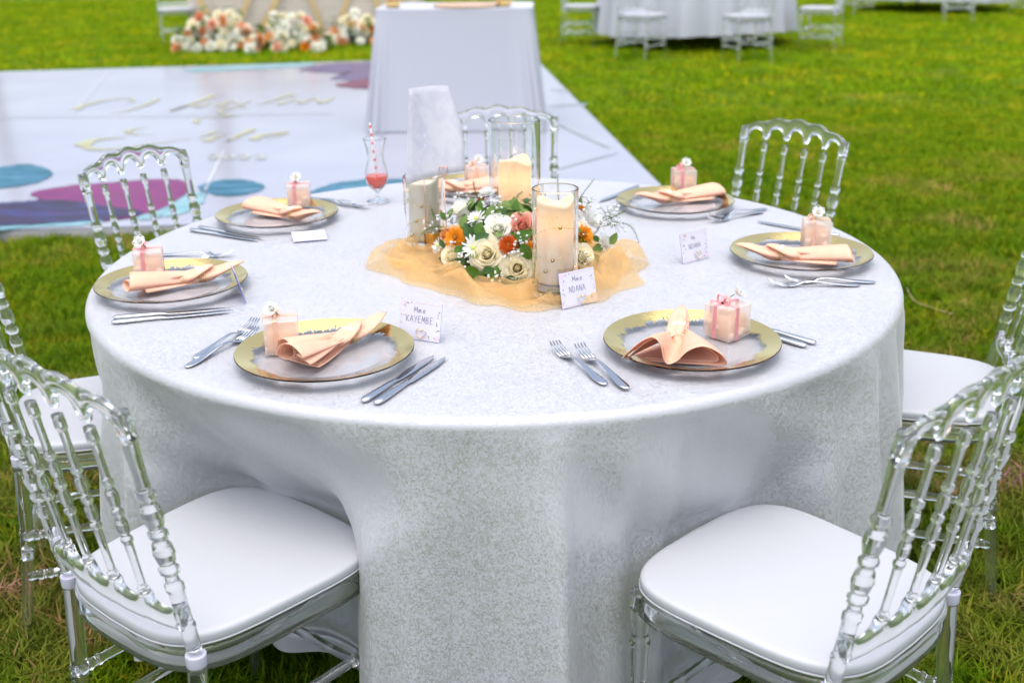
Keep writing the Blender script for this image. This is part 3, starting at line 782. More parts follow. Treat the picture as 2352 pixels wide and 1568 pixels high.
# far flower banks at the foot of the beige table
def far_bank(cx, cy_, wd, ht, n, seed, label):
    t = thing('flower_bank', label, 'flowers', (cx, cy_, 0), group='flower banks in front of the beige draped table')
    r_ = random.Random(seed); b = MB()
    for i in range(170):
        x = r_.uniform(-1, 1) * wd * .52; y = r_.uniform(-.5, .5) * .4; z = abs(r_.gauss(0, .45)) * ht * (1 - (x / wd * 1.6) ** 2) + .03
        lm = leaf_mesh(r_.uniform(.08, .14), .06, .1, .03); st = len(b.v); b.add(lm.v, lm.f)
        b.xf(Matrix.Translation((x, y, min(z, ht * 1.1))) @ Matrix.Rotation(r_.uniform(0, 6.28), 4, 'Z') @ Matrix.Rotation(r_.uniform(-1.2, .3), 4, 'Y'), st)
    o = b.build('foliage', M['leaf'], t)
    for i in range(n):
        x = r_.uniform(-1, 1) * wd * .5; lim_ = ht * (1 - (x / wd * 1.7) ** 2); z = max(.06, r_.uniform(.05, 1) * lim_); y = -.22 + .25 * (z / ht)
        d = r_.uniform(.09, .15); nb = MB(); nrm = Vector((r_.uniform(-.5, .5), -1, r_.uniform(.2, .9)))
        rose_joined(0, nb, (x, y, z), nrm, d, seed * 100 + i)
        nb.build('rose', r_.choice([M['whitep']] * 8 + [M['cream']] * 6 + [M['orange_f'], M['peachp'], M['peachp'], M['orange'], M['salmon']]), t)
far_bank(-3.72, 14.95, 1.05, .50, 66, 21, 'bank of white, cream and orange flowers, leftmost before the beige table')
far_bank(-2.78, 14.80, .95, .48, 62, 22, 'bank of white, cream and orange flowers, middle one before the beige table')
far_bank(-1.95, 15.5, .85, .46, 46, 23, 'bank of cream and orange flowers beside the tall white table cloth')
M['beige'] = varied('beige_sequin', (.46, .40, .33), (.60, .54, .47), 60, .45, .2)
def head_cloth(a, z):
    e = .10; c, s = cos(a), sin(a); x = (abs(c) ** e) * (1 if c >= 0 else -1); y = (abs(s) ** e) * (1 if s >= 0 else -1)
    t = max(0, (.8 - z) / .8); pl = (.03 * sin(x * 38 + y * 9) + .02 * sin(x * 67)) * t
    return Vector((-2.72 + x * (1.55 + .03 * t), 16.05 + y * (.42 + pl + .02 * t), z))
hc = drape('tablecloth', head_cloth, [.82, .815, .80] + [.8 - .795 * i / 10 for i in range(1, 11)], 300, M['beige'], 'beige shimmering cloth with crossing gold sashes behind the flower banks', 'tablecloth')
M['sash'] = varied('gold_sash', (.52, .36, .14), (.62, .46, .22), 20, .5)
for x0, x1 in ((-4.2, -3.85), (-3.35, -3.72), (-2.95, -3.4), (-2.7, -2.45), (-2.05, -2.35), (-1.85, -1.6), (-1.35, -1.62)):
    b = MB(); ribbon(b, [(x0, 0), ((x0 + x1) / 2 + .02, .1), (x1, .2)], .036, 0, 12)
    for v in b.v: v.y, v.z = 15.575 - .02 * sin(v.y * 15), .80 - v.y * 3.6
    b.build('gold_sash', M['sash'], hc)

# ------------------------------------------------------------------ table settings
PZ = TZ + .0012
def plate_tpl():
    t = thing('charger_plate', 'plate', 'plate')
    MB().lathe([(0, .0025), (.098, .0025), (.104, .0035), (.128, .0095), (.150, .0170), (.1635, .0215), (.1655, .0226), (.1645, .0240), (.1500, .0197), (.128, .0125), (.106, .0072), (.098, .0062), (0, .0062)], 96).build('glass_dish', M['plateglass'], t)
    prof = [(.098, .0064), (.106, .0076), (.128, .0130), (.150, .0202), (.1644, .0245)]
    r_ = random.Random(5); n = 240; rin = []
    big = [r_.uniform(.126, .139) for _ in range(40)]
    for k in range(n):
        a = k / n * 40; base = big[int(a) % 40] * (1 - a % 1) + big[(int(a) + 1) % 40] * (a % 1)
        rin.append(base + (r_.uniform(-.012, 0) if k % 2 else r_.uniform(0, .006)))
    rows = []
    for k in range(n):
        a = 2 * pi * k / n; row = []
        for j in range(5):
            r = rin[k] + (.1644 - rin[k]) * j / 4; z = lerp_tab(prof, r); row.append(Vector((r * cos(a), r * sin(a), z)))
        rows.append(row)
    MB().sheet(rows, True).build('gold_rim', M['gold'], t)
    MB().lathe([(.142, .0133), (.150, .0163), (.1640, .0212)], 96).build('silvered_underside', M['silver'], t)
    return t
M['silver'] = mat('silvered', (.42, .44, .50), .3, .6)

def ell(x, w_, z, th, n=10): return [Vector((x, w_ / 2 * cos(2 * pi * k / n), z + th / 2 * sin(2 * pi * k / n))) for k in range(n)]
def fork_mesh():
    b = MB(); H = [(0, .004, .0030, .002), (.003, .013, .0032, .0028), (.012, .019, .0034, .003), (.030, .0195, .0040, .003), (.060, .0135, .0068, .0034), (.090, .0085, .0105, .0038), (.112, .0072, .0118, .0038), (.126, .0085, .0100, .0034), (.136, .0150, .0066, .0028), (.146, .0225, .0042, .0024), (.156, .0240, .0034, .0022), (.160, .0240, .0036, .0022)]
    b.loft([ell(*q) for q in H])
    for y in (-.0100, -.0034, .0034, .0100):
        b.loft([[Vector((x, y * k + dy, z + dz)) for dy, dz in ((-w_, -.001), (w_, -.001), (w_, .001), (-w_, .001))] for x, z, w_, k in ((.155, .0035, .0020, 1), (.172, .0050, .0018, 1), (.188, .0098, .0016, .97), (.201, .0165, .0009, .94))])
    return b.mesh('fork')
def knife_mesh():
    b = MB(); H = [(0, .005, .0045, .003), (.003, .013, .0045, .0065), (.012, .0175, .0045, .0082), (.035, .0175, .0045, .0080), (.075, .0135, .0045, .0072), (.098, .0115, .0045, .0062), (.104, .0150, .0042, .0040), (.110, .0165, .0040, .0020), (.150, .0195, .0040, .0018), (.195, .0185, .0040, .0016), (.220, .0130, .0040, .0014), (.233, .0055, .0040, .0012), (.236, .0015, .0040, .001)]
    b.loft([ell(*q) for q in H]); return b.mesh('knife')
FORK, KNIFE = fork_mesh(), knife_mesh()
FORK.materials.append(M['steel']); KNIFE.materials.append(M['steel'])
def cutlery(kind, p0, p1, label, group, from_tip=False, lift=0.0):
    a, c = un(*p0, PZ), un(*p1, PZ + (.014 if kind == 'fork' else .002)); d = c - a; d.z = 0; d.normalize()
    L = .201 if kind == 'fork' else .236
    o = ob(kind, FORK if kind == 'fork' else KNIFE); pos = (c - d * L) if from_tip else a
    o.location = (pos.x, pos.y, PZ + lift); o.rotation_euler = (0, 0, atan2(d.y, d.x)); tag(o, label, kind, group); return o

def frost_mat():
    m = bpy.data.materials.new('frosted_plastic'); m.use_nodes = True; N, L, p = nodes(m); out = N['Material Output']
    p.inputs['Base Color'].default_value = (.95, .88, .82, 1); p.inputs['Roughness'].default_value = .35
    t = N.new('ShaderNodeBsdfTranslucent'); t.inputs[0].default_value = (.96, .88, .80, 1); tr = N.new('ShaderNodeBsdfTransparent')
    m1 = N.new('ShaderNodeMixShader'); m1.inputs[0].default_value = .55; m2 = N.new('ShaderNodeMixShader'); m2.inputs[0].default_value = .50
    L.new(p.outputs[0], m1.inputs[1]); L.new(t.outputs[0], m1.inputs[2]); L.new(m1.outputs[0], m2.inputs[1]); L.new(tr.outputs[0], m2.inputs[2]); L.new(m2.outputs[0], out.inputs[0]); return m
M['frost'] = frost_mat()
M['pinkrib'] = petal_mat('pink_ribbon', (.84, .36, .38), (.88, .44, .46), 80, .3); M['peachrib'] = petal_mat('peach_ribbon', (.86, .56, .40), (.88, .62, .48), 80, .3)
M['candy'] = varied('sugared_almond', (.82, .50, .36), (.86, .72, .56), 30, .5); M['candypack'] = petal_mat('peach_filling', (.93, .60, .36), (.95, .70, .48), 30, .4)
M['yellow'] = mat('yellow_stamen', (.85, .52, .03), .6)
def favor_box(x, y, z, rz, rib, label, size=.064, fdir=(.3, -.2), seed=0):
    r_ = random.Random(seed); t = thing('favor_box', label, 'gift box', (x, y, z), rz, 'frosted favour boxes on the plates'); h = size / 2
    MB().box((-h, -h, 0), (h, h, size), .0012).build('box_shell', M['frost'], t, False)
    MB().box((-h * .86, -h * .86, .002), (h * .86, h * .86, size * .68), .004).build('filling', M['candypack'], t)
    for i in range(6):
        sd = i % 2; a, c = r_.uniform(-.7, .7) * h, r_.uniform(.12, .5) * size
        pos = (a, -h * .90, c) if sd else (h * .90 if i % 4 else -h * .90, a, c)
        MB().ball((0, 0, 0), .0085, 10, 6, (1, .35, .7) if sd else (.35, 1, .7)).build('almond', M['candy'], t, loc=pos)
    rb = MB(); wd = .0042; e = .0007
    for k in range(2):
        st = len(rb.v); off = -.010 if k == 0 else .004
        rb.box((off - wd, -h - e, 0), (off + wd, -h - e * .3, size + e)); rb.box((off - wd, h + e * .3, 0), (off + wd, h + e, size + e)); rb.box((off - wd, -h - e, size + e * .3), (off + wd, h + e, size + e * 1.2))
        if k: rb.xf(Matrix.Rotation(pi / 2, 4, 'Z'), st)
    rb.build('ribbon', rib, t, False)
    bw = MB(); top = Vector((-.008, .004, size + .002))
    for s in (-1, 1):
        for q in (0, 1):
            d = Vector((s * cos(.5 + q), s * sin(.5 + q) * .8, 0)); P = []
            L = .020 if q else .016
            for i in range(9):
                u = i / 8; c = top + d * L * (sin(pi * u) if q else u) + Vector((0, 0, (.010 * sin(2 * pi * u) + .004) if q else .012 * sin(pi * u * .8)))
                sd = Vector((-d.y, d.x, 0)) * .0035 + Vector((0, 0, .001)); P.append([c - sd, c + sd])
            bw.sheet(P)
    bw.build('bow', rib, t)
    fc = Vector((fdir[0] * size * .5, fdir[1] * size * .5, size + .016)); nr = Vector((fdir[0], fdir[1] - .5, .6)).normalized()
    fm = MB()
    for ring, n, rr in ((0, 6, .017), (1, 5, .012)):
        for k in range(n):
            st = len(fm.v); lm = leaf_mesh(rr, rr * .9, .25, -.003 - .004 * ring); fm.add(lm.v, lm.f)
            fm.xf(Matrix.Rotation(2 * pi * k / n + ring * .5 + r_.uniform(-.15, .15), 4, 'Z') @ Matrix.Rotation(-.35 - .45 * ring, 4, 'Y'), st)
    fm.xf(Matrix.Translation(fc) @ nr.to_track_quat('Z', 'Y').to_matrix().to_4x4())
    fo = fm.build('flower', M['mumwhite'], t)
    ym = MB()
    for k in range(6): ym.ball(Vector((.003 * cos(k * 1.05), .003 * sin(k * 1.05), .004)) if k else Vector((0, 0, .005)), .0016, 6, 4)
    ym.xf(Matrix.Translation(fc) @ nr.to_track_quat('Z', 'Y').to_matrix().to_4x4()); ym.build('stamens', M['yellow'], fo)
    MB().tube(spline([top + Vector((.006, 0, 0)), top + Vector((.002, -.002, .006)), fc - nr * .003], 6), .0009, 6).build('stem', M['wire_g'], t)
    return t

# folded napkin pulled through a ring
C_FAN = [(.088, .004), (.045, .0015), (0, .001), (-.05, .002), (-.088, .004), (-.096, .012), (-.084, .030), (-.055, .044), (-.028, .036), (-.010, .018), (.006, .012), (.014, .024), (.020, .050), (.034, .062), (.054, .052), (.076, .030), (.090, .012)]
C_ROLL = [(.050, .006), (.02, .002), (-.015, .001), (-.042, .004), (-.056, .018), (-.050, .036), (-.028, .046), (-.004, .040), (.006, .026), (-.006, .016), (-.022, .020), (-.020, .032), (-.002, .050), (.024, .054), (.044, .044), (.050, .034), (.030, .036), (.044, .028), (.056, .020)]
C_CONE = [(.030, .014), (.034, .006), (.010, .001), (-.020, .001), (-.040, .006), (-.046, .020), (-.034, .036), (-.006, .044), (.024, .040), (.040, .026), (.030, .014), (.004, .012), (-.016, .018), (-.012, .028), (.010, .031), (.022, .024)]
def napkin_sheet(ctrl, x0, L, shrink=1.0, lift=0.0, seed=0):
    r_ = random.Random(seed); n = 72; W = spline([Vector((0, y, z)) for y, z in ctrl], n); rows = []
    xr = .60 * L
    for i in range(34):
        x = x0 + (L - x0) * i / 33; row = []
        if x <= xr: k = 1 - (1 - x / xr) ** 1.0; k = k ** 1.25
        else: k = 1
        if x < xr: rr = .0125
        else:
            u = (x - xr) / (L - xr); rr = .0125 + .004 * sin(pi * min(1, u * 1.5)) if u < .6 else (.0125 + .004 * sin(pi * .9)) * (1 - (u - .6) / .4) ** .8 + .0012
        flat = 1 if x < xr else 1 - .45 * sstep(0, .5, (x - xr) / (L - xr))
        zc_ = .0145 + (.020 * sstep(xr, L, x))
        for j in range(n):
            s = j / (n - 1); a = -pi / 2 - .3 + s * 2 * pi * 1.55; pr_ = rr * (1 + .20 * sin(s * 34 + 1)) * (1 - .38 * s)
            ring = Vector((0, pr_ * cos(a) * (1.25 if x > xr else 1), zc_ + pr_ * sin(a) * flat)); wp = W[j] * shrink
            q = wp * (1 - k) + ring * k
            skew = .020 * (1 - k) * sin(j / n * 5 + 1)
            row.append(Vector((x + skew, q.y, q.z + lift)))
        rows.append(row)
    return MB().sheet(rows)
def napkin(p_wide, p_tip, ctrl, label, setting, seed=0, flip=1, zt=.020, wide=1.0):
    a, c = un(*p_wide, PZ + .012), un(*p_tip, PZ + zt + .018); d = c - a; d.z = 0; L = max(.19, min(.25, d.length)); rz = atan2(d.y, d.x)
    t = thing('napkin', label, 'napkin', (a.x, a.y, PZ + .0075), rz, 'peach napkins on the plates')
    s = napkin_sheet(ctrl, 0, L, wide, 0, seed); 
    s.v = [Vector((v.x, v.y * flip, v.z)) for v in s.v]
    o = s.build('cloth_fold', M['peach'], t); m = o.modifiers.new('thick', 'SOLIDIFY'); m.thickness = .0013; m.offset = 0
    s = napkin_sheet(ctrl, .010, L * .72, wide * .90, .0016, seed + 1); s.v = [Vector((v.x, v.y * flip, v.z)) for v in s.v]
    o = s.build('inner_fold', M['peach'], t); m = o.modifiers.new('thick', 'SOLIDIFY'); m.thickness = .0013; m.offset = 0
    rg = thing('napkin_ring', 'gold wire ring with pearls around the ' + setting, 'napkin ring', (a.x, a.y, PZ + .0075), rz, 'gold napkin rings'); b = MB()
    for i in range(4):
        x = .60 * L - .007 + .0042 * i
        b.tube([(x, .0168 * cos(2 * pi * k / 28), .0165 + .0155 * sin(2 * pi * k / 28)) for k in range(28)], .0009, 6, True)
    b.build('band', M['goldwire'], rg); r_ = random.Random(seed); pb = MB()
    for i in range(4):
        for y in (-.010, -.004, .002, .008):
            pb.ball((.60 * L - .008 + .0046 * i, y + r_.uniform(-.001, .001), .0325 - 6 * y * y * 8 * .5 + r_.uniform(0, .002)), .0030, 8, 5)
    pb.build('pearl_cluster', M['pearl'], rg); return t

PL = {'FL': (-.347, 1.949), 'FR': (.337, 1.976), 'L': (-.755, 2.393), 'BL': (-.638, 3.009), 'R': (.686, 2.562), 'BR': (.464, 3.102), 'BC': (-.115, 3.32)}
PLAB = {'FL': 'gold rimmed glass plate at the front left, under the rolled pleated napkin', 'FR': 'gold rimmed glass plate at the front right, under the fan shaped napkin', 'L': 'gold rimmed glass plate at the left edge of the table',
        'BL': 'gold rimmed glass plate at the back left, nearest the red drink', 'R': 'gold rimmed glass plate at the right edge of the table', 'BR': 'gold rimmed glass plate at the back right, nearest the lawn chair', 'BC': 'gold rimmed glass plate half hidden behind the candle vases'}
pt = plate_tpl(); first = True
for i, (k, (x, y)) in enumerate(PL.items()):
    o = pt if first else copy_tree(pt); first = False
    o.location = (x, y, PZ); o.rotation_euler = (0, 0, i * 1.3); tag(o, PLAB[k], 'plate', 'gold rimmed charger plates')
napkin((672, 838), (900, 716), C_ROLL, 'peach napkin rolled in layered pleats on the front left plate', 'pleated napkin on the front left plate', 1, -1)
napkin((1543, 838), (1570, 698), C_FAN, 'peach napkin spread in an open fan on the front right plate', 'fan napkin on the front right plate', 2, 1)
napkin((308, 668), (560, 604), C_CONE, 'peach napkin rolled as a cone on the left edge plate', 'cone napkin on the left edge plate', 3, -1)
napkin((590, 484), (758, 494), C_CONE, 'peach napkin on the back left plate near the red drink', 'napkin on the back left plate', 4, -1)
napkin((1940, 602), (1648, 562), C_CONE, 'peach napkin rolled long on the right edge plate, tip over the rim', 'napkin on the right edge plate', 5, 1)
napkin((1640, 452), (1408, 454), C_CONE, 'peach napkin on the back right plate with its point towards the centre', 'napkin on the back right plate', 6, 1)
napkin((1128, 436), (1010, 420), C_CONE, 'peach napkin seen through glass behind the candle vases', 'napkin behind the candle vases', 7, 1)
def boxat(px, rz, rib, lb, **k):
    p = un(*px, PZ + .0075); favor_box(p.x, p.y, PZ + .0072, rz, rib, lb, **k)
boxat((649, 800), radians(12), M['peachrib'], 'frosted favour box with peach ribbon on the front left plate', fdir=(-.35, -.1), seed=1)
boxat((1668, 768), radians(40), M['pinkrib'], 'frosted favour box with pink ribbon on the front right plate', fdir=(.55, -.1), seed=2)
boxat((346, 633), radians(14), M['pinkrib'], 'frosted favour box with pink ribbon on the left edge plate', fdir=(-.35, -.1), seed=3)
boxat((688, 472), radians(8), M['pinkrib'], 'frosted favour box with pink ribbon on the back left plate', fdir=(-.1, -.1), seed=4)
boxat((1872, 562), radians(-6), M['peachrib'], 'frosted favour box with peach ribbon on the right edge plate', fdir=(.0, -.1), seed=5)
boxat((1569, 437), radians(4), M['pinkrib'], 'frosted favour box with pink ribbon on the back right plate', fdir=(.1, -.1), seed=6)
boxat((1095, 428), radians(20), M['peachrib'], 'frosted favour box behind the tall candle vase', fdir=(.1, -.1), seed=7)

GF, GK = 'steel forks beside the plates', 'steel knives beside the plates'
for kind, p0, p1, lb, ft in [
    ('fork', (427, 846), (606, 742), 'steel fork left of the pleated napkin plate, lower of the crossing pair', 0), ('fork', (446, 828), (601, 728), 'steel fork left of the pleated napkin plate, upper of the crossing pair', 0),
    ('knife', (833, 926), (989, 823), 'steel knife right of the pleated napkin plate, inner of the pair', 0), ('knife', (862, 931), (1016, 827), 'steel knife right of the pleated napkin plate, outer of the pair', 0),
    ('fork', (1391, 886), (1274, 786), 'steel fork left of the fan napkin plate, outer of the pair', 0), ('fork', (1441, 898), (1322, 787), 'steel fork left of the fan napkin plate, inner of the pair', 0),
    ('knife', (1852, 799), (1764, 771), 'steel knife right of the fan napkin plate, nearer of the pair', 0), ('knife', (1873, 792), (1785, 764), 'steel knife right of the fan napkin plate, farther of the pair', 0),
    ('knife', (256, 744), (527, 716), 'steel knife in front of the left edge plate, nearer of the pair', 0), ('knife', (260, 733), (529, 709), 'steel knife in front of the left edge plate, farther of the pair', 0),
    ('fork', (452, 602), (486, 582), 'steel fork tip behind the left edge plate, left of the pair', 1), ('fork', (500, 590), (536, 578), 'steel fork tip behind the left edge plate, right of the pair', 1),
    ('knife', (437, 530), (586, 552), 'steel knife left of the back left plate, nearer of the pair', 0), ('knife', (456, 524), (604, 549), 'steel knife left of the back left plate, farther of the pair', 0),
    ('fork', (742, 462), (814, 466), 'steel fork right of the back left plate, left of the pair', 1), ('fork', (772, 466), (847, 470), 'steel fork right of the back left plate, nearer the red drink', 1),
    ('fork', (1975, 657), (1762, 644), 'steel fork in front of the right edge plate, nearer of the pair', 0), ('fork', (2011, 650), (1800, 636), 'steel fork in front of the right edge plate, farther of the pair', 0),
    ('knife', (1928, 544), (1800, 520), 'steel knife behind the right edge plate', 0),
    ('fork', (1761, 481), (1642, 490), 'steel fork in front of the back right plate, farther of the pair', 0), ('fork', (1752, 488), (1655, 497), 'steel fork in front of the back right plate, nearer of the pair', 0),
    ('knife', (1466, 430), (1376, 464), 'steel knife at the left of the back right plate', 0),
    ('knife', (946, 420), (941, 462), 'steel knife seen beside the left candle vase', 1)]:
    cutlery(kind, p0, p1, lb, GF if kind == 'fork' else GK, bool(ft), .0022 if ('upper' in lb or 'inner of the pair' in lb and kind == 'fork') else 0)

# ---- place cards with handwriting
GLY = {'M': [[(0, 0), (.1, 1), (.5, .3), (.9, 1), (1, 0)]], 'm': [[(0, 0), (.05, .55), (.1, .4), (.3, .6), (.42, 0), (.45, .4), (.7, .6), (.85, 0)]], 'e': [[(.1, .3), (.7, .35), (.6, .6), (.2, .55), (.1, .2), (.4, 0), (.8, .12)]],
       'r': [[(.1, 0), (.15, .6), (.2, .4), (.6, .62)]], 'K': [[(.1, 0), (.15, 1)], [(.9, 1), (.2, .45), (.95, 0)]], 'A': [[(0, 0), (.5, 1), (1, 0)], [(.2, .38), (.8, .4)]], 'Y': [[(0, 1), (.45, .5)], [(.95, 1), (.3, -.1)]],
       'E': [[(.9, 1), (.15, .97), (.1, 0), (.9, .03)], [(.12, .5), (.75, .53)]], 'B': [[(.1, 0), (.12, 1), (.7, .9), (.6, .6), (.14, .52), (.8, .4), (.75, .08), (.1, 0)]], 'N': [[(.05, 0), (.1, 1), (.85, 0), (.95, 1)]],
       'D': [[(.1, 0), (.12, 1), (.7, .8), (.85, .4), (.6, .08), (.1, 0)]]}
PR = [mat('print_pink', (.72, .36, .58), .7), mat('print_green', (.22, .34, .20), .7), mat('print_peach', (.82, .52, .40), .7), mat('print_navy', (.06, .07, .14), .7), mat('print_lilac', (.74, .62, .80), .7)]
M['card'] = mat('card_white', (.62, .60, .68), .6); M['cardback'] = mat('card_blue', (.13, .14, .52), .6); M['hairline'] = mat('copper_line', (.72, .50, .40), .5)
def place_card(pos, rz, w_, h_, lean, lines, label, seed, roll=0):
    t = thing('place_card', label, 'place card', pos, rz, 'floral place cards'); t.rotation_euler = (-lean, roll, rz); t.rotation_mode = 'XYZ'
    # rotate lean in the card's own frame
    t.matrix_world = Matrix.Translation(pos) @ Matrix.Rotation(rz, 4, 'Z') @ Matrix.Rotation(-lean, 4, 'X') @ Matrix.Rotation(roll, 4, 'Y')
    MB().box((-w_ / 2, 0, 0), (w_ / 2, .0006, h_)).build('card_front', M['card'], t, False)
    MB().box((-w_ / 2, .0006, 0), (w_ / 2, .0016, h_)).build('card_back', M['cardback'], t, False)
    r_ = random.Random(seed)
    if lines:
        b = MB()
        def petal(x, z, a, L, W, m):
            b.mi = m; v = [Vector((x + L * u * cos(a) - W * s * sin(a), -.0003 - m * .00002, z + L * u * sin(a) + W * s * cos(a))) for u, s in ((0, 0), (.3, .5), (.7, .45), (1, 0), (.7, -.45), (.3, -.5))]; b.add(v, [[0, 1, 2, 3, 4, 5]])
        for cx, cz in ((-w_ / 2 + .006, h_ - .007), (w_ / 2 - .006, .007)):
            for k in range(7): petal(cx, cz, k * .9, .0052, .004, 0 if k % 2 else 4)
        for k in range(26):
            s = -1 if k % 2 else 1; u = r_.random() ** 1.5
            x = s * (w_ / 2 - .004 - r_.random() * .010 * (1 - .5 * u)); z = (h_ * (.94 - .80 * u)) if s < 0 else h_ * (.06 + .75 * u)
            petal(x, z, r_.uniform(0, 6.28), r_.uniform(.003, .0055), r_.uniform(.0014, .0024), r_.choice([1, 1, 1, 2, 2, 3, 4]))
        for k in range(8): petal(-w_ / 2 + .008 + .022 * r_.random(), h_ - .004 - r_.random() * .004, r_.uniform(0, 6), .004, .002, r_.choice([1, 2, 4])); petal(w_ / 2 - .008 - .026 * r_.random(), .004 + r_.random() * .006, r_.uniform(0, 6), .004, .002, r_.choice([1, 2, 4]))
        b.mi = 0; me = b.mesh('printed_flowers', False); ob('printed_flowers', me, PR, t)
        tx = MB()
        for (txt, cx, z0, gh, gw) in lines:
            x = cx - len(txt) * gw / 2
            for ch in txt:
                for st in GLY[ch]:
                    P = [Vector((x + p[0] * gw * .78, -.0005, z0 + p[1] * gh)) for p in st]
                    for p, q in zip(P, P[1:]):
                        tt = q - p; sd = Vector((-tt.z, 0, tt.x)).normalized() * .00040; tx.add([p - sd, p + sd, q + sd, q - sd], [[0, 1, 2, 3]])
                x += gw
        tx.build('handwriting', M['black'], t, False)
        hl = MB(); hl.box((-w_ * .2, -.0004, h_ - .0035), (w_ * .45, -.0002, h_ - .003)); hl.box((-w_ * .45, -.0004, .003), (w_ * .3, -.0002, .0035)); hl.build('border_line', M['hairline'], t, False)
    P = []
    for k in range(28):
        a = 2 * pi * k / 28; x = 16 * sin(a) ** 3; z = 13 * cos(a) - 5 * cos(2 * a) - 2 * cos(3 * a) - cos(4 * a)
        P.append((w_ * .06 + x * .00068, -.0030, .0125 + z * .00068))
    MB().tube(P, .0007, 6, True).build('heart_clip', M['goldwire'], t)
    return t
def card_at(bl, br, h_, lean, lines, label, seed):
    a, c = un(*bl, PZ + .001), un(*br, PZ + .001); d = c - a; m_ = (a + c) / 2
    place_card((m_.x, m_.y, PZ + .001), atan2(d.y, d.x), min(.092, max(.07, d.length)), h_, lean, lines, label, seed)
card_at((914, 772), (1009, 787), .074, radians(14), [('Mme', 0, .052, .011, .0095), ('KAYEMBE', 0, .033, .0125, .0088)], 'floral place card reading Mme KAYEMBE beside the pleated napkin plate', 1)
card_at((1284, 712), (1380, 689), .074, radians(12), [('Mme', .002, .052, .011, .0095), ('NDANA', -.002, .030, .013, .0088)], 'floral place card reading Mme NDANA leaning near the front candle vase', 2)
card_at((1567, 607), (1632, 589), .070, radians(12), [('Mr', 0, .050, .010, .0095), ('NDANA', 0, .030, .012, .0085)], 'floral place card reading NDANA beside the right edge plate', 3)
_p = un(556, 690, PZ + .001); place_card((_p.x, _p.y + .02, PZ + .001), radians(110), .078, .070, radians(14), None, 'place card seen edge on beside the left edge plate', 4)
_p = un(712, 556, PZ + .001); place_card((_p.x, _p.y + .01, PZ + .003), radians(15), .085, .066, radians(83), None, 'white place card lying nearly flat in front of the back left plate', 5)

# ---- cocktail glass
gp = un(868, 464, PZ)
gl = thing('cocktail_glass', 'tall curved cocktail glass with red drink and striped straw', 'glass', (gp.x, gp.y, PZ))
outer = [(0, .001), (.031, .001), (.032, .003), (.022, .007), (.008, .012), (.0055, .018), (.0058, .026), (.009, .033), (.018, .042), (.029, .056), (.0335, .072), (.0325, .088), (.0275, .106), (.0235, .124), (.0235, .142), (.027, .164), (.0335, .185)]
inner = [(.0325, .1855), (.0258, .164), (.0222, .142), (.0222, .124), (.0262, .106), (.0312, .088), (.0322, .072), (.0277, .056), (.0167, .0435), (.008, .038), (0, .0365)]
MB().lathe(outer + inner, 32).build('glass_bowl', M['glass'], gl)
M['juice'] = mat('red_juice', (.95, .09, .05), .08)
MB().lathe([(0, .0372), (.0077, .0385), (.0162, .0438), (.0272, .0562), (.0317, .072), (.0314, .078), (.0310, .0785), (0, .0785)], 32).build('red_drink', M['juice'], gl)
a, c = Vector((.004, -.004, .042)), Vector((-.012, .012, .228)); sb = MB()
for i in range(24):
    p, q = a.lerp(c, i / 24), a.lerp(c, (i + 1) / 24); sb.mi = 1 if i % 3 == 1 else 0; sb.tube([p, q], .0030, 8, cap=False)
sb.mi = 0; me = sb.mesh('straw'); tag(ob('straw', me, [mat('straw_white', (.82, .78, .76), .5), mat('straw_red', (.75, .06, .05), .5)], loc=(gp.x, gp.y, PZ)), 'red and white striped paper straw in the cocktail glass', 'straw')

# ------------------------------------------------------------------ centrepiece
def candle_mat(tl=.22):
    m = bpy.data.materials.new('ivory_wax'); m.use_nodes = True; N, L, p = nodes(m); out = N['Material Output']
    c = ramp(m, noise(m, 30, 3), [(.3, (.78, .71, .55)), (.7, (.80, .75, .62))]); L.new(c, p.inputs['Base Color']); p.inputs['Roughness'].default_value = .45
    t = N.new('ShaderNodeBsdfTranslucent'); t.inputs[0].default_value = (.90, .72, .48, 1); mx = N.new('ShaderNodeMixShader'); mx.inputs[0].default_value = tl
    L.new(p.outputs[0], mx.inputs[1]); L.new(t.outputs[0], mx.inputs[2]); L.new(mx.outputs[0], out.inputs[0]); bump(m, noise(m, 45, 4), .15, .003); return m
M['wax'] = candle_mat(); M['wax_unlit'] = candle_mat(.0)
M['flame'] = mat('led_flame', (1, .6, .2), .4, Emission_Strength=5.0, Emission_Color=(1, .62, .20, 1))
def vase(name, x, y, rad, h_, label):
    v = MB().lathe([(0, 0), (rad - .002, 0), (rad, .002), (rad, h_ - .001), (rad - .0018, h_), (rad - .0038, h_ - .001), (rad - .0042, .016), (rad - .007, .013), (0, .013)], 56).build(name, M['glass'], loc=(x, y, TZ + .009)); return tag(v, label, 'vase', 'glass cylinder vases of the centrepiece')
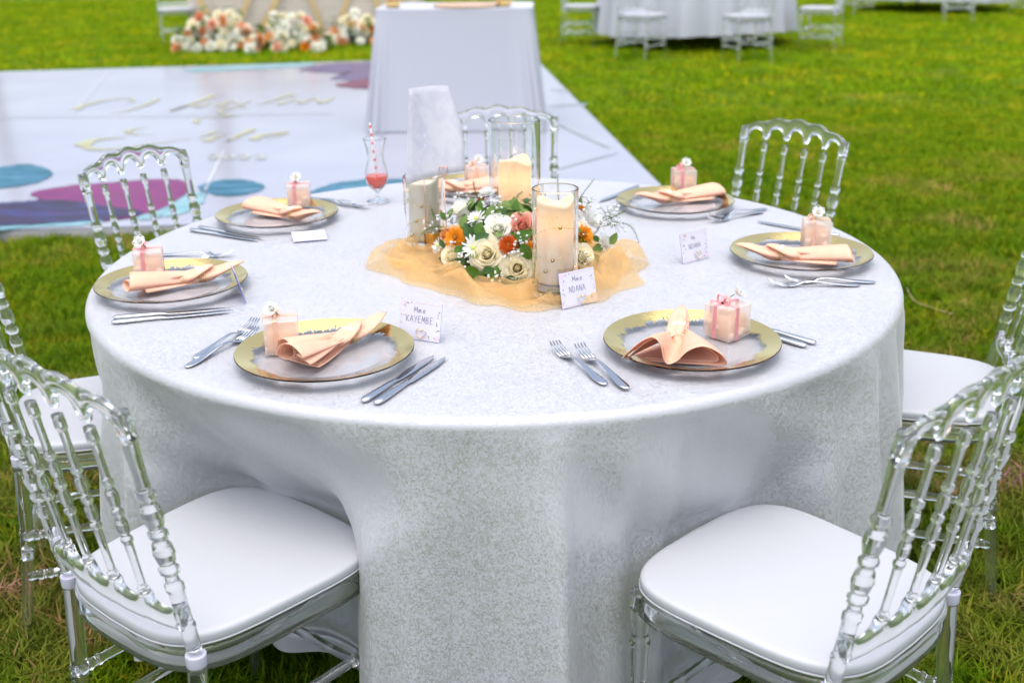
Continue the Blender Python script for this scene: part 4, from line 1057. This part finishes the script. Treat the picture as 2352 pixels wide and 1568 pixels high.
def candle(x, y, rad, h_, label, lit, seed, flame=False, base=.0135):
    t = thing('candle', label, 'candle', (x, y, TZ + .009 + base)); r_ = random.Random(seed); p1, p2 = r_.uniform(0, 6), r_.uniform(0, 6)
    n = 48; rows = []
    for k in range(n):
        a = 2 * pi * k / n; zt = h_ + .007 * sin(2 * a + p1) + .004 * sin(3 * a + p2); row = [Vector((0, 0, 0)), Vector(((rad - .002) * cos(a), (rad - .002) * sin(a), 0))]
        for f_, kz in ((1, .004 / h_), (1, .25), (1, .5), (1, .75), (1, .95)): row.append(Vector((rad * f_ * cos(a), rad * f_ * sin(a), zt * kz)))
        for off, dz in ((0, -.003), (-.002, 0), (-.005, .0005), (-.008, -.003), (-.012, -.012), (-.020, -.021)): row.append(Vector(((rad + off) * cos(a), (rad + off) * sin(a), zt + dz)))
        row.append(Vector((0, 0, h_ - .024))); rows.append(row)
    MB().sheet(rows, True).build('wax_body', M['wax'] if lit else M['wax_unlit'], t)
    if flame:
        MB().lathe([(0, -.012), (.0035, -.008), (.005, 0), (.0045, .007), (.0025, .015), (0, .022)], 12).build('flame', M['flame'], t, loc=(0, -.002, h_ - .012))
    if lit:
        ld = bpy.data.lights.new('candle_glow', 'POINT'); ld.energy = lit; ld.color = (1, .62, .36); ld.shadow_soft_size = .012
        lo = bpy.data.objects.new('candle_glow', ld); col.objects.link(lo); lo.parent = t; lo.location = (0, 0, h_ - .045)
    return t
def beads(x, y, r0, z0, z1, turns, label, seed, wob=.012, inside=None):
    r_ = random.Random(seed); b = MB(); n = int(turns * 26); P = []
    for i in range(n):
        u = i / (n - 1); a = u * turns * 2 * pi + seed; z = z0 + (z1 - z0) * u + wob * sin(a * 1.5 + seed)
        p = Vector((r0 * cos(a), r0 * sin(a), z)); P.append(p); b.ball(p, .0042 if i % 9 == 4 else .0014, 8 if i % 9 == 4 else 6, 6 if i % 9 == 4 else 4)
    b.tube(P, .0003, 4); o = b.build('bead_garland', M['bead'], loc=(x, y, TZ + .009)); return tag(o, label, 'garland', 'gold bead garlands round the candles')
VF, VT, VL = (.094, 2.300), (.012, 2.760), (-.213, 2.720)
vase('glass_vase', *VF, .049, .232, 'clear glass cylinder vase nearest the front, with beaded candle'); candle(*VF, .039, .176, 'ivory candle in the front glass vase', .065, 4, base=.030)
vase('glass_vase', *VT, .064, .300, 'tallest clear glass cylinder vase, with the burning candle'); candle(*VT, .041, .186, 'ivory candle with glowing flame in the tallest vase', .11, 2, True)
vase('glass_vase', *VL, .050, .172, 'clear glass cylinder vase at the left, under the translucent sign'); candle(*VL, .038, .150, 'unlit ivory candle in the left glass vase', 0, 7)
beads(*VF, .0425, .030, .190, 3.6, 'gold bead garland around the front candle', 1)
beads(*VT, .050, .06, .13, 2.2, 'gold bead garland around the candle with the flame', 2)
beads(*VL, .0435, .020, .150, 3.2, 'gold bead garland around the unlit left candle', 3)
MB().lathe([(0, 0), (.036, 0), (.038, .003), (.040, .020), (.039, .015), (0, .0155)], 40).build('glass_insert', mat('clear_foot', (.9, .86, .8), .1, Transmission_Weight=.8, IOR=1.45), bpy.data.objects['glass_vase'], loc=(0, 0, .0135))
vp = un(985, 575, PZ)
vt = thing('votive_cup', 'small speckled gold votive cup beside the left vase', 'candle cup', (vp.x + .012, vp.y, PZ + .008))
M['mercury'] = varied('mercury_gold', (.50, .28, .06), (.80, .56, .22), 90, .25, .2, metal=.9)
MB().lathe([(0, 0), (.021, 0), (.022, .002), (.0235, .040), (.0230, .0405), (.0215, .039), (.020, .004), (0, .004)], 32).build('cup', M['mercury'], vt)
MB().lathe([(0, .0045), (.0195, .0045), (.0205, .022), (0, .023)], 24).build('wax_fill', M['wax'], vt)

# translucent sign on a wire holder
def sign_mat():
    m = bpy.data.materials.new('milky_sheet'); m.use_nodes = True; N, L, p = nodes(m); out = N['Material Output']
    c = ramp(m, noise(m, 22, 3, .5, 1.5), [(.42, (.68, .68, .75)), (.58, (.74, .74, .79))]); L.new(c, p.inputs['Base Color']); p.inputs['Roughness'].default_value = .15
    t = N.new('ShaderNodeBsdfTranslucent'); L.new(c, t.inputs[0]); tr = N.new('ShaderNodeBsdfTransparent'); m1 = N.new('ShaderNodeMixShader'); m1.inputs[0].default_value = .5; m2 = N.new('ShaderNodeMixShader'); m2.inputs[0].default_value = .22
    L.new(p.outputs[0], m1.inputs[1]); L.new(t.outputs[0], m1.inputs[2]); L.new(m1.outputs[0], m2.inputs[1]); L.new(tr.outputs[0], m2.inputs[2]); L.new(m2.outputs[0], out.inputs[0]); return m
M['sheet'] = sign_mat()
def at_y(px, y):
    d = _F + _R * ((px[0] - IW / 2) / FPX) + _D * ((px[1] - IH / 2) / FPX); return Vector((d.x * y / d.y, y, ZC + d.z * y / d.y))
TLs, TRs, BRs, BLs = at_y((939, 204), 2.66), at_y((1029, 197), 2.74), at_y((1068, 393), 2.66), at_y((932, 425), 2.58)
rows = []
for i in range(13):
    u = i / 12; l_ = BLs.lerp(TLs, u); r__ = BRs.lerp(TRs, u) + Vector((.012 * sin(pi * u), .0, 0)); rows.append([l_.lerp(r__, j / 10) + Vector((0, .022 * sin(pi * j / 10), 0)) for j in range(11)])
sg = thing('table_sign', 'translucent milky sign sheet standing above the left candle vase', 'sign', tuple(Vector((BLs.x, BLs.y, TZ))))
s_ = MB().sheet(rows); s_.xf(Matrix.Translation(-Vector((BLs.x, BLs.y, TZ)))); o = s_.build('sheet', M['sheet'], sg); md = o.modifiers.new('thick', 'SOLIDIFY'); md.thickness = .0012
# pale printed bouquet on the sheet
prn = MB()
def sheet_pt(u, v): 
    l_ = BLs.lerp(TLs, v); r__ = BRs.lerp(TRs, v) + Vector((.012 * sin(pi * v), 0, 0)); return l_.lerp(r__, u) + Vector((0, .022 * sin(pi * u) - .0016, 0)) - Vector((BLs.x, BLs.y, TZ))
for cu, cv, a, L, W in ((.18, .82, 1.2, .2, .10), (.22, .66, 1.6, .16, .10), (.24, .55, 1.1, .18, .12), (.30, .46, .6, .14, .12), (.18, .40, 1.9, .2, .10), (.30, .35, .4, .12, .12), (.2, .22, 1.57, .17, .13), (.12, .6, 1.8, .14, .08)):
    pts = [sheet_pt(cu + (L * q * cos(a) - W * s * sin(a)), cv + .6 * (L * q * sin(a) + W * s * cos(a))) for q, s in ((-.5, 0), (-.2, .5), (.25, .45), (.5, 0), (.25, -.45), (-.2, -.5))]; prn.add(pts, [[0, 1, 2, 3, 4, 5]])
prn.build('printed_bouquet', mat('pale_lilac_print', (.58, .57, .68), .5), sg, False)
st = (BLs + BRs) / 2 - Vector((BLs.x, BLs.y, TZ)); MB().tube([(st.x - .03, st.y + .045, .012), (st.x - .03, st.y + .022, st.z + .03)], .0010, 6).build('stem', M['copper'], sg)
hp = at_y((1026, 486), 2.52); hq = at_y((1019, 412), 2.52)
hd = thing('wire_card_holder', 'thin copper wire holder with heart loop rising from the flowers', 'card holder', (hp.x, hp.y, TZ + .01))
P = [Vector((0, 0, 0)), Vector((hq.x - hp.x, 0, hq.z - TZ - .012))]; MB().tube(P, .0011, 6).build('stem', M['copper'], hd)
P = []
for k in range(30):
    a = 2 * pi * k / 30; x = 16 * sin(a) ** 3; z = 13 * cos(a) - 5 * cos(2 * a) - 2 * cos(3 * a) - cos(4 * a); P.append((hq.x - hp.x + x * .00060, 0, hq.z - TZ + .009 + z * .00088))
MB().tube(P, .0011, 6, True).build('heart_loop', M['copper'], hd)

# organza runner bunched under the flowers
def organza_mat():
    m = bpy.data.materials.new('organza'); m.use_nodes = True; N, L, p = nodes(m); out = N['Material Output']
    c = ramp(m, noise(m, 60, 2), [(.3, (.93, .63, .29)), (.7, (.95, .68, .35))]); L.new(c, p.inputs['Base Color']); p.inputs['Roughness'].default_value = .4; p.inputs['Sheen Weight'].default_value = .4
    t = N.new('ShaderNodeBsdfTranslucent'); L.new(c, t.inputs[0]); tr = N.new('ShaderNodeBsdfTransparent'); tr.inputs[0].default_value = (1, .93, .78, 1); m1 = N.new('ShaderNodeMixShader'); m1.inputs[0].default_value = .45; m2 = N.new('ShaderNodeMixShader'); m2.inputs[0].default_value = .68
    L.new(p.outputs[0], m1.inputs[1]); L.new(t.outputs[0], m1.inputs[2]); L.new(m1.outputs[0], m2.inputs[1]); L.new(tr.outputs[0], m2.inputs[2]); L.new(m2.outputs[0], out.inputs[0]); return m
M['organza'] = organza_mat()
OC = Vector((-.01, 2.50, TZ))
_out = [un(*p, PZ) - OC for p in [(1478, 648), (1440, 668), (1385, 690), (1330, 700), (1262, 708), (1195, 722), (1140, 706), (1080, 694), (1010, 668), (950, 655), (895, 640), (856, 618), (862, 590), (885, 573), (940, 560), (1010, 540), (1100, 505), (1200, 498), (1300, 505), (1370, 545), (1410, 570), (1470, 606)]]
def rim(a):
    best = None; A = [(atan2(p.y, p.x), hypot(p.x, p.y)) for p in _out]; A.sort(); A = [(A[-1][0] - 2 * pi, A[-1][1])] + A + [(A[0][0] + 2 * pi, A[0][1])]; return lerp_tab(A, a)
og = thing('organza_cloth', 'sheer gold organza cloth bunched under the flower centrepiece', 'cloth', tuple(OC))
for layer, (sh, zz, ph) in enumerate(((1.0, .001, 0), (.86, .004, 1.7))):
    rows = []; n = 200
    for k in range(n):
        a = -pi + 2 * pi * k / n; R_ = rim(a) * sh * (1 + .045 * sin(7 * a + ph) * sin(2 * a + 1) + .03 * sin(13 * a + ph)); row = []
        for j in range(26):
            u = j / 25; r = .03 + (R_ - .03) * u
            roll = .040 * math.exp(-((u - .87 - .04 * sin(3 * a)) / .085) ** 2) + .024 * math.exp(-((u - .62 - .06 * sin(2 * a + ph)) / .10) ** 2)
            wr = .014 * sin(6 * a + 8 * u + ph) * u + .005 * sin(9 * a - 12 * u + ph) * u + .0012 * sin(21 * a + 9 * u)
            z = zz + max(0, roll * (.75 + .35 * sin(5 * a + ph)) + wr * (.4 + .6 * sstep(.3, .7, u)) * sstep(1.02, .9, u) + .004) * (1 if u < .97 else .25)
            if hypot(OC.x + r * cos(a) - VF[0], OC.y + r * sin(a) - VF[1]) < .06 or hypot(OC.x + r * cos(a) - VL[0], OC.y + r * sin(a) - VL[1]) < .06 or hypot(OC.x + r * cos(a) - VT[0], OC.y + r * sin(a) - VT[1]) < .075: z = min(z, .003 + zz)
            row.append(Vector((r * cos(a), r * sin(a), z + .0012)))
        rows.append(row)
    MB().sheet(rows, True).build('cloth_layer', M['organza'], og)

# flower dome
DC = Vector((.012, 2.545, TZ)); DA, DB, DH = .195, .165, .155
fa = thing('flower_arrangement', 'low dome of cream roses, orange blooms and greenery between the candle vases', 'flowers', tuple(DC))
def zq(X, Y): return (918.75 + .2109 * X, 385.9 + .2109 * Y)
def dome(X, Y, k=1.0):
    px = zq(X, Y); d = (_F + _R * ((px[0] - IW / 2) / FPX) + _D * ((px[1] - IH / 2) / FPX)).normalized(); o = Vector((0, 0, ZC)) - DC
    S = Vector((1 / (DA * k), 1 / (DB * k), 1 / (DH * k))); o2 = Vector((o.x * S.x, o.y * S.y, o.z * S.z)); d2 = Vector((d.x * S.x, d.y * S.y, d.z * S.z))
    A, B, C = d2.dot(d2), 2 * o2.dot(d2), o2.dot(o2) - 1; disc = B * B - 4 * A * C; t = (-B - sqrt(disc)) / (2 * A) if disc > 0 else -B / (2 * A)
    p = o + d * t; nrm = Vector((p.x * S.x ** 2, p.y * S.y ** 2, p.z * S.z ** 2)).normalized(); return p, nrm, -d
foam = MB(); foam.ball((0, 0, .012), 1, 24, 12, (DA * .74, DB * .72, DH * .70)); foam.build('moss_base', varied('dark_moss', (.012, .03, .006), (.03, .06, .012), 90, .9, .6), fa)
def mix_n(nrm, view, k): return (nrm * (1 - k) + view * k).normalized()
ROSELIST = [(1060, 640, 285, 'whitep', 1.0, .55), (935, 925, 320, 'cream', 1.12, .6), (1280, 1085, 300, 'cream', 1.1, .5), (712, 492, 235, 'whitep', .95, .45), (630, 405, 230, 'whitep', 1.05, .1), (1345, 600, 260, 'salmon', 1.1, .45), (470, 705, 150, 'peachp', .9, .4),
            (530, 945, 230, 'cream', 1.0, .3), (2025, 955, 250, 'cream', 1.0, .35), (1900, 600, 190, 'whitep', 1.0, .3), (1640, 620, 240, 'cream', 1.0, .3), (1560, 400, 200, 'whitep', 1, .2), (1750, 860, 220, 'whitep', 1, .3)]
for i, (X, Y, d, mt, op, kv) in enumerate(ROSELIST):
    p, nrm, vw = dome(X, Y); dia = d * .2109 / 1010 * 1.2
    rose(fa, p - nrm * .004, mix_n(nrm, vw, kv), dia, M[mt], i + 3, op)
mums = {k: mum_mesh(s) for k, s in (('o', 1), ('r', 2))}
mo = mums['o'].mesh('orange_mum'); [mo.materials.append(M[k]) for k in ('orange', 'dkcentre')]
mr = mums['r'].mesh('rust_mum'); [mr.materials.append(M[k]) for k in ('rust', 'dkcentre')]
mw = mum_mesh(3, ((.2, 12, .34), (.32, 18, .30), (.42, 22, .22), (.5, 26, .10)), .06, .3, False).mesh('white_mum'); mw.materials.append(M['mumwhite'])
mdz = mum_mesh(4, ((.34, 11, .26), (.5, 15, .14)), .085, .2).mesh('white_daisy'); [mdz.materials.append(M[k]) for k in ('mumwhite', 'ygreen')]
for i, (X, Y, d, me, nm, kv) in enumerate([(598, 758, 240, mo, 'orange_chrysanthemum', .5), (1178, 832, 195, mr, 'rust_chrysanthemum', .5), (2010, 722, 220, mo, 'orange_chrysanthemum', .45), (1970, 440, 150, mo, 'orange_chrysanthemum', 0), (888, 352, 150, mr, 'rust_chrysanthemum', 0), (1412, 872, 160, mo, 'orange_chrysanthemum', .4),
        (800, 865, 250, mdz, 'white_daisy', .5), (830, 548, 200, mdz, 'white_daisy', .25), (412, 842, 170, mdz, 'white_daisy', .3), (2085, 560, 260, mw, 'white_chrysanthemum', .4), (2235, 815, 220, mw, 'white_chrysanthemum', .3), (945, 270, 190, mw, 'white_chrysanthemum', .2), (1940, 525, 120, mdz, 'white_daisy', .2), (1720, 760, 200, mo, 'orange_chrysanthemum', .4)]):
    p, nrm, vw = dome(X, Y); dia = d * .2109 / 1010 * 1.17; z = mix_n(nrm, vw, kv); o = ob(nm, me, parent=fa, loc=p - z * dia * .12, scale=dia); o.rotation_mode = 'QUATERNION'; o.rotation_quaternion = z.to_track_quat('Z', 'Y') @ Matrix.Rotation(i * 1.1, 3, 'Z').to_quaternion()
LM = []
for (W, cup, bend) in ((.62, .10, .12), (.5, .2, .2), (.72, .05, .06)):
    for mt in ('leaf', 'leaf2', 'leaf3'):
        me = leaf_mesh(1, W, cup, bend).mesh('leaf'); me.materials.append(M[mt]); LM.append(me)
def leaf(p, fwd, nrm, L, me):
    o = ob('leaf', me, parent=fa, loc=p, scale=L); o.rotation_mode = 'QUATERNION'; o.rotation_quaternion = orient(fwd, nrm).to_quaternion(); return o
# (X, Y) centre, direction in the view plane (deg, 0 = right, 90 = up), length, kind
for X, Y, ang, L, k in [(770, 395, 60, 170, 1), (880, 405, 80, 150, 0), (980, 485, 75, 170, 4), (1150, 460, 150, 200, 1), (1262, 425, 85, 170, 3), (1250, 385, 100, 150, 1), (735, 695, 110, 200, 5), (855, 650, 50, 150, 0), (890, 750, 15, 170, 2), (640, 880, 20, 120, 0), (960, 1110, 10, 130, 8), (785, 1120, 150, 180, 0), (850, 1180, 210, 160, 0), (820, 1210, 260, 150, 3),
                        (1180, 1240, 220, 180, 2), (1290, 1235, 250, 130, 3), (1370, 1295, -20, 130, 1), (1345, 735, 20, 210, 0), (1370, 905, 120, 200, 0), (545, 490, 60, 130, 1), (2145, 775, -30, 130, 0), (2325, 770, 60, 160, 1), (2175, 860, 0, 130, 1), (2150, 890, -40, 120, 0), (1955, 380, 70, 130, 4), (2150, 985, -90, 110, 0), (690, 580, 60, 150, 1), (455, 820, 120, 120, 5), (470, 520, 130, 110, 0), (860, 470, 120, 140, 4), (1080, 505, 20, 140, 1), (1600, 500, 40, 160, 1), (1460, 700, 30, 170, 0), (1500, 1000, -30, 170, 0), (1700, 1010, -60, 170, 1), (620, 1010, 200, 120, 5), (1060, 1130, -70, 130, 3), (1010, 1170, -120, 120, 0)]:
    p, nrm, vw = dome(X, Y, 1.03); f = (_R * cos(radians(ang)) - _D * sin(radians(ang)) + nrm * .25).normalized(); Lm = L * .2109 / 1010
    leaf(p - f * Lm * .5, f, mix_n(nrm, vw, .5), Lm, LM[k])
r_ = random.Random(77)
for i in range(190):
    a = r_.uniform(0, 2 * pi); e = r_.uniform(.02, 1.45); nrm = Vector((cos(a) * cos(e), sin(a) * cos(e), sin(e))); p = Vector((nrm.x * DA, nrm.y * DB, nrm.z * DH)) * r_.uniform(.78, .97)
    f = (nrm.cross(Vector((r_.uniform(-1, 1), r_.uniform(-1, 1), r_.uniform(-1, 1)))).normalized() + nrm * .5).normalized(); leaf(p, f, nrm, r_.uniform(.026, .046), r_.choice(LM))
def fern(pts, label=None, n=18, L=.016, seed=0):
    rr = random.Random(seed); P = spline(pts, n); b = MB(); b.tube(P, [.0010 * (1 - .6 * i / n) for i in range(n)], 5)
    for i in range(2, n):
        t = (P[min(i + 1, n - 1)] - P[i - 1]).normalized()
        for s in (-1, 1):
            sd = t.cross(Vector((0, -.6, .8))).normalized() * s; d = (t * .75 + sd * .8 + Vector((0, 0, rr.uniform(-.1, .3)))).normalized(); ln = L * rr.uniform(.5, 1.1) * (1 - .5 * i / n); w_ = Vector((0, -.3, .9)).cross(d).normalized() * .0009
            b.add([P[i] - w_, P[i] + w_, P[i] + d * ln], [[0, 1, 2]])
    b.build('fern_sprig', M['fern'], fa)
def fp(X, Y, k=1.0, lift=0): return dome(X, Y, k)[0] + Vector((0, 0, lift))
fern([fp(480, 640), fp(330, 650, 1.1), fp(230, 720, 1.2)], seed=1); fern([fp(880, 1110), fp(860, 1200, 1.05), fp(800, 1360, 1.12)], seed=2, L=.012)
fern([fp(1930, 430), fp(1960, 330, 1.1), fp(2110, 130, 1.35)], seed=3, L=.014); fern([fp(2050, 780), fp(2140, 690, 1.1), fp(2200, 590, 1.15)], seed=4, L=.012)
fern([fp(2200, 640), fp(2350, 590, 1.2), fp(2520, 640, 1.35), fp(2600, 800, 1.4)], seed=5); fern([fp(2150, 600), fp(2330, 530, 1.15), fp(2450, 470, 1.3)], seed=6)
fern([fp(1760, 420), fp(1730, 300, 1.15), fp(1715, 90, 1.4)], seed=7, L=.018); fern([fp(850, 330), fp(810, 230, 1.05), fp(800, 150, 1.1)], seed=8, L=.012); fern([fp(1270, 400), fp(1275, 310, 1.05), fp(1330, 260, 1.1)], seed=9, L=.012)
fern([fp(430, 570), fp(370, 530, 1.05), fp(345, 450, 1.1)], seed=10, L=.012); fern([fp(700, 1060), fp(600, 1050, 1.05), fp(480, 1080, 1.12)], seed=11, L=.012)
def spray(X, Y, n, spread, seed, k=1.08, size=.0042):
    rr = random.Random(seed); p, nrm, vw = dome(X, Y, .95); b = MB(); tip = dome(X, Y, k)[0]
    for i in range(n):
        e = tip + Vector((rr.uniform(-1, 1), rr.uniform(-1, 1), rr.uniform(-.7, .9))) * spread; b.mi = 1; b.tube([p, p.lerp(e, .6) + Vector((0, 0, .004)), e], .0004, 4); b.mi = 0
        s = size * rr.uniform(.45, 1.0); b.ball(e, s, 7, 5, (1, 1, .85)); 
        for q in range(3): b.ball(e + Vector((rr.uniform(-1, 1), rr.uniform(-1, 1), rr.uniform(0, 1))) * s * .7, s * .55, 5, 4)
    me = b.mesh('white_spray'); ob('white_spray', me, [M['mumwhite'], M['fern']], fa)
for i, (X, Y, n, s) in enumerate([(500, 560, 16, .022), (740, 1010, 12, .020), (1310, 800, 10, .018), (960, 410, 12, .018), (2260, 520, 24, .030), (2000, 980, 8, .016), (670, 320, 12, .020), (1270, 890, 10, .018), (1160, 960, 6, .014), (2060, 380, 18, .024), (340, 620, 8, .020), (1060, 480, 6, .012), (1230, 560, 5, .010), (580, 830, 4, .010), (1960, 720, 5, .014), (1040, 1190, 10, .016), (2330, 620, 16, .026), (1080, 380, 8, .014)]): spray(X, Y, n, s, i)

# a dry stalk and loose bits on the lawn
tw = MB(); P = [un(2082, 660, .03), un(2100, 690, .04), un(2140, 706, .03), un(2190, 722, .03)]; tw.tube(spline(P, 12), .0022, 5); tag(tw.build('dry_stalk', mat('dry_straw', (.42, .32, .16), .8)), 'curved dry straw stalk lying on the lawn right of the table', 'stalk')

# ------------------------------------------------------------------ palms beyond the lawn (mirrored in the gilt rims, glass and floor)
M['bark'] = varied('palm_bark', (.16, .12, .08), (.26, .20, .14), 6, .9, .6)
M['frond'] = leaf_mat('palm_frond', (.03, .07, .012), (.07, .12, .02))
def palm(seed, h_):
    r_ = random.Random(seed); t = thing('palm_tree', 'x', 'tree')
    P = [Vector((.25 * sin(u * 1.5) * (h_ / 8), .1 * u, h_ * u)) for u in [i / 12 for i in range(13)]]
    MB().tube(P, [.22 - .09 * i / 12 + (.02 if i % 2 else 0) for i in range(13)], 10).build('trunk', M['bark'], t)
    b = MB(); top = P[-1]
    for k in range(22):
        a = 2 * pi * k / 22 + r_.uniform(-.2, .2); el = r_.uniform(-.35, 1.1); L = r_.uniform(2.2, 3.2); d = Vector((cos(a), sin(a), 0))
        Q = [top + d * (L * u * cos(el * (1 - .3 * u))) + Vector((0, 0, L * u * sin(el) - 1.5 * u * u)) for u in [i / 14 for i in range(15)]]
        b.tube(Q, [.03 * (1 - .8 * i / 14) for i in range(15)], 4)
        for i in range(1, 15):
            tg = (Q[i] - Q[i - 1]).normalized(); sd = tg.cross(Vector((0, 0, 1))).normalized()
            for s in (-1, 1):
                ln = .75 * sin(pi * (i + 1.5) / 17) + .1; e = Q[i] + (sd * s * .8 + tg * .55 + Vector((0, 0, -.35))) * ln; w_ = tg * .035
                b.add([Q[i] - w_, Q[i] + w_, e], [[0, 1, 2]])
    b.build('crown', M['frond'], t); return t
pa = palm(4, 8.5)
for i, (x, y, rz, k, where) in enumerate([(-15, 33, 0, 1.0, 'far left'), (-7.5, 30, 2.1, 1.05, 'left of centre'), (7, 31, 4.0, .95, 'right of centre'), (13, 29, 1.0, 1.1, 'right'), (20, 33, 5.2, 1.0, 'far right')]):
    o = pa if i == 0 else copy_tree(pa)
    o.location = (x, y, 0); o.rotation_euler = (0, 0, rz); o.scale = (k, k, k); tag(o, 'tall palm beyond the lawn above the frame, ' + where + ' of the row', 'tree', 'palms beyond the lawn')
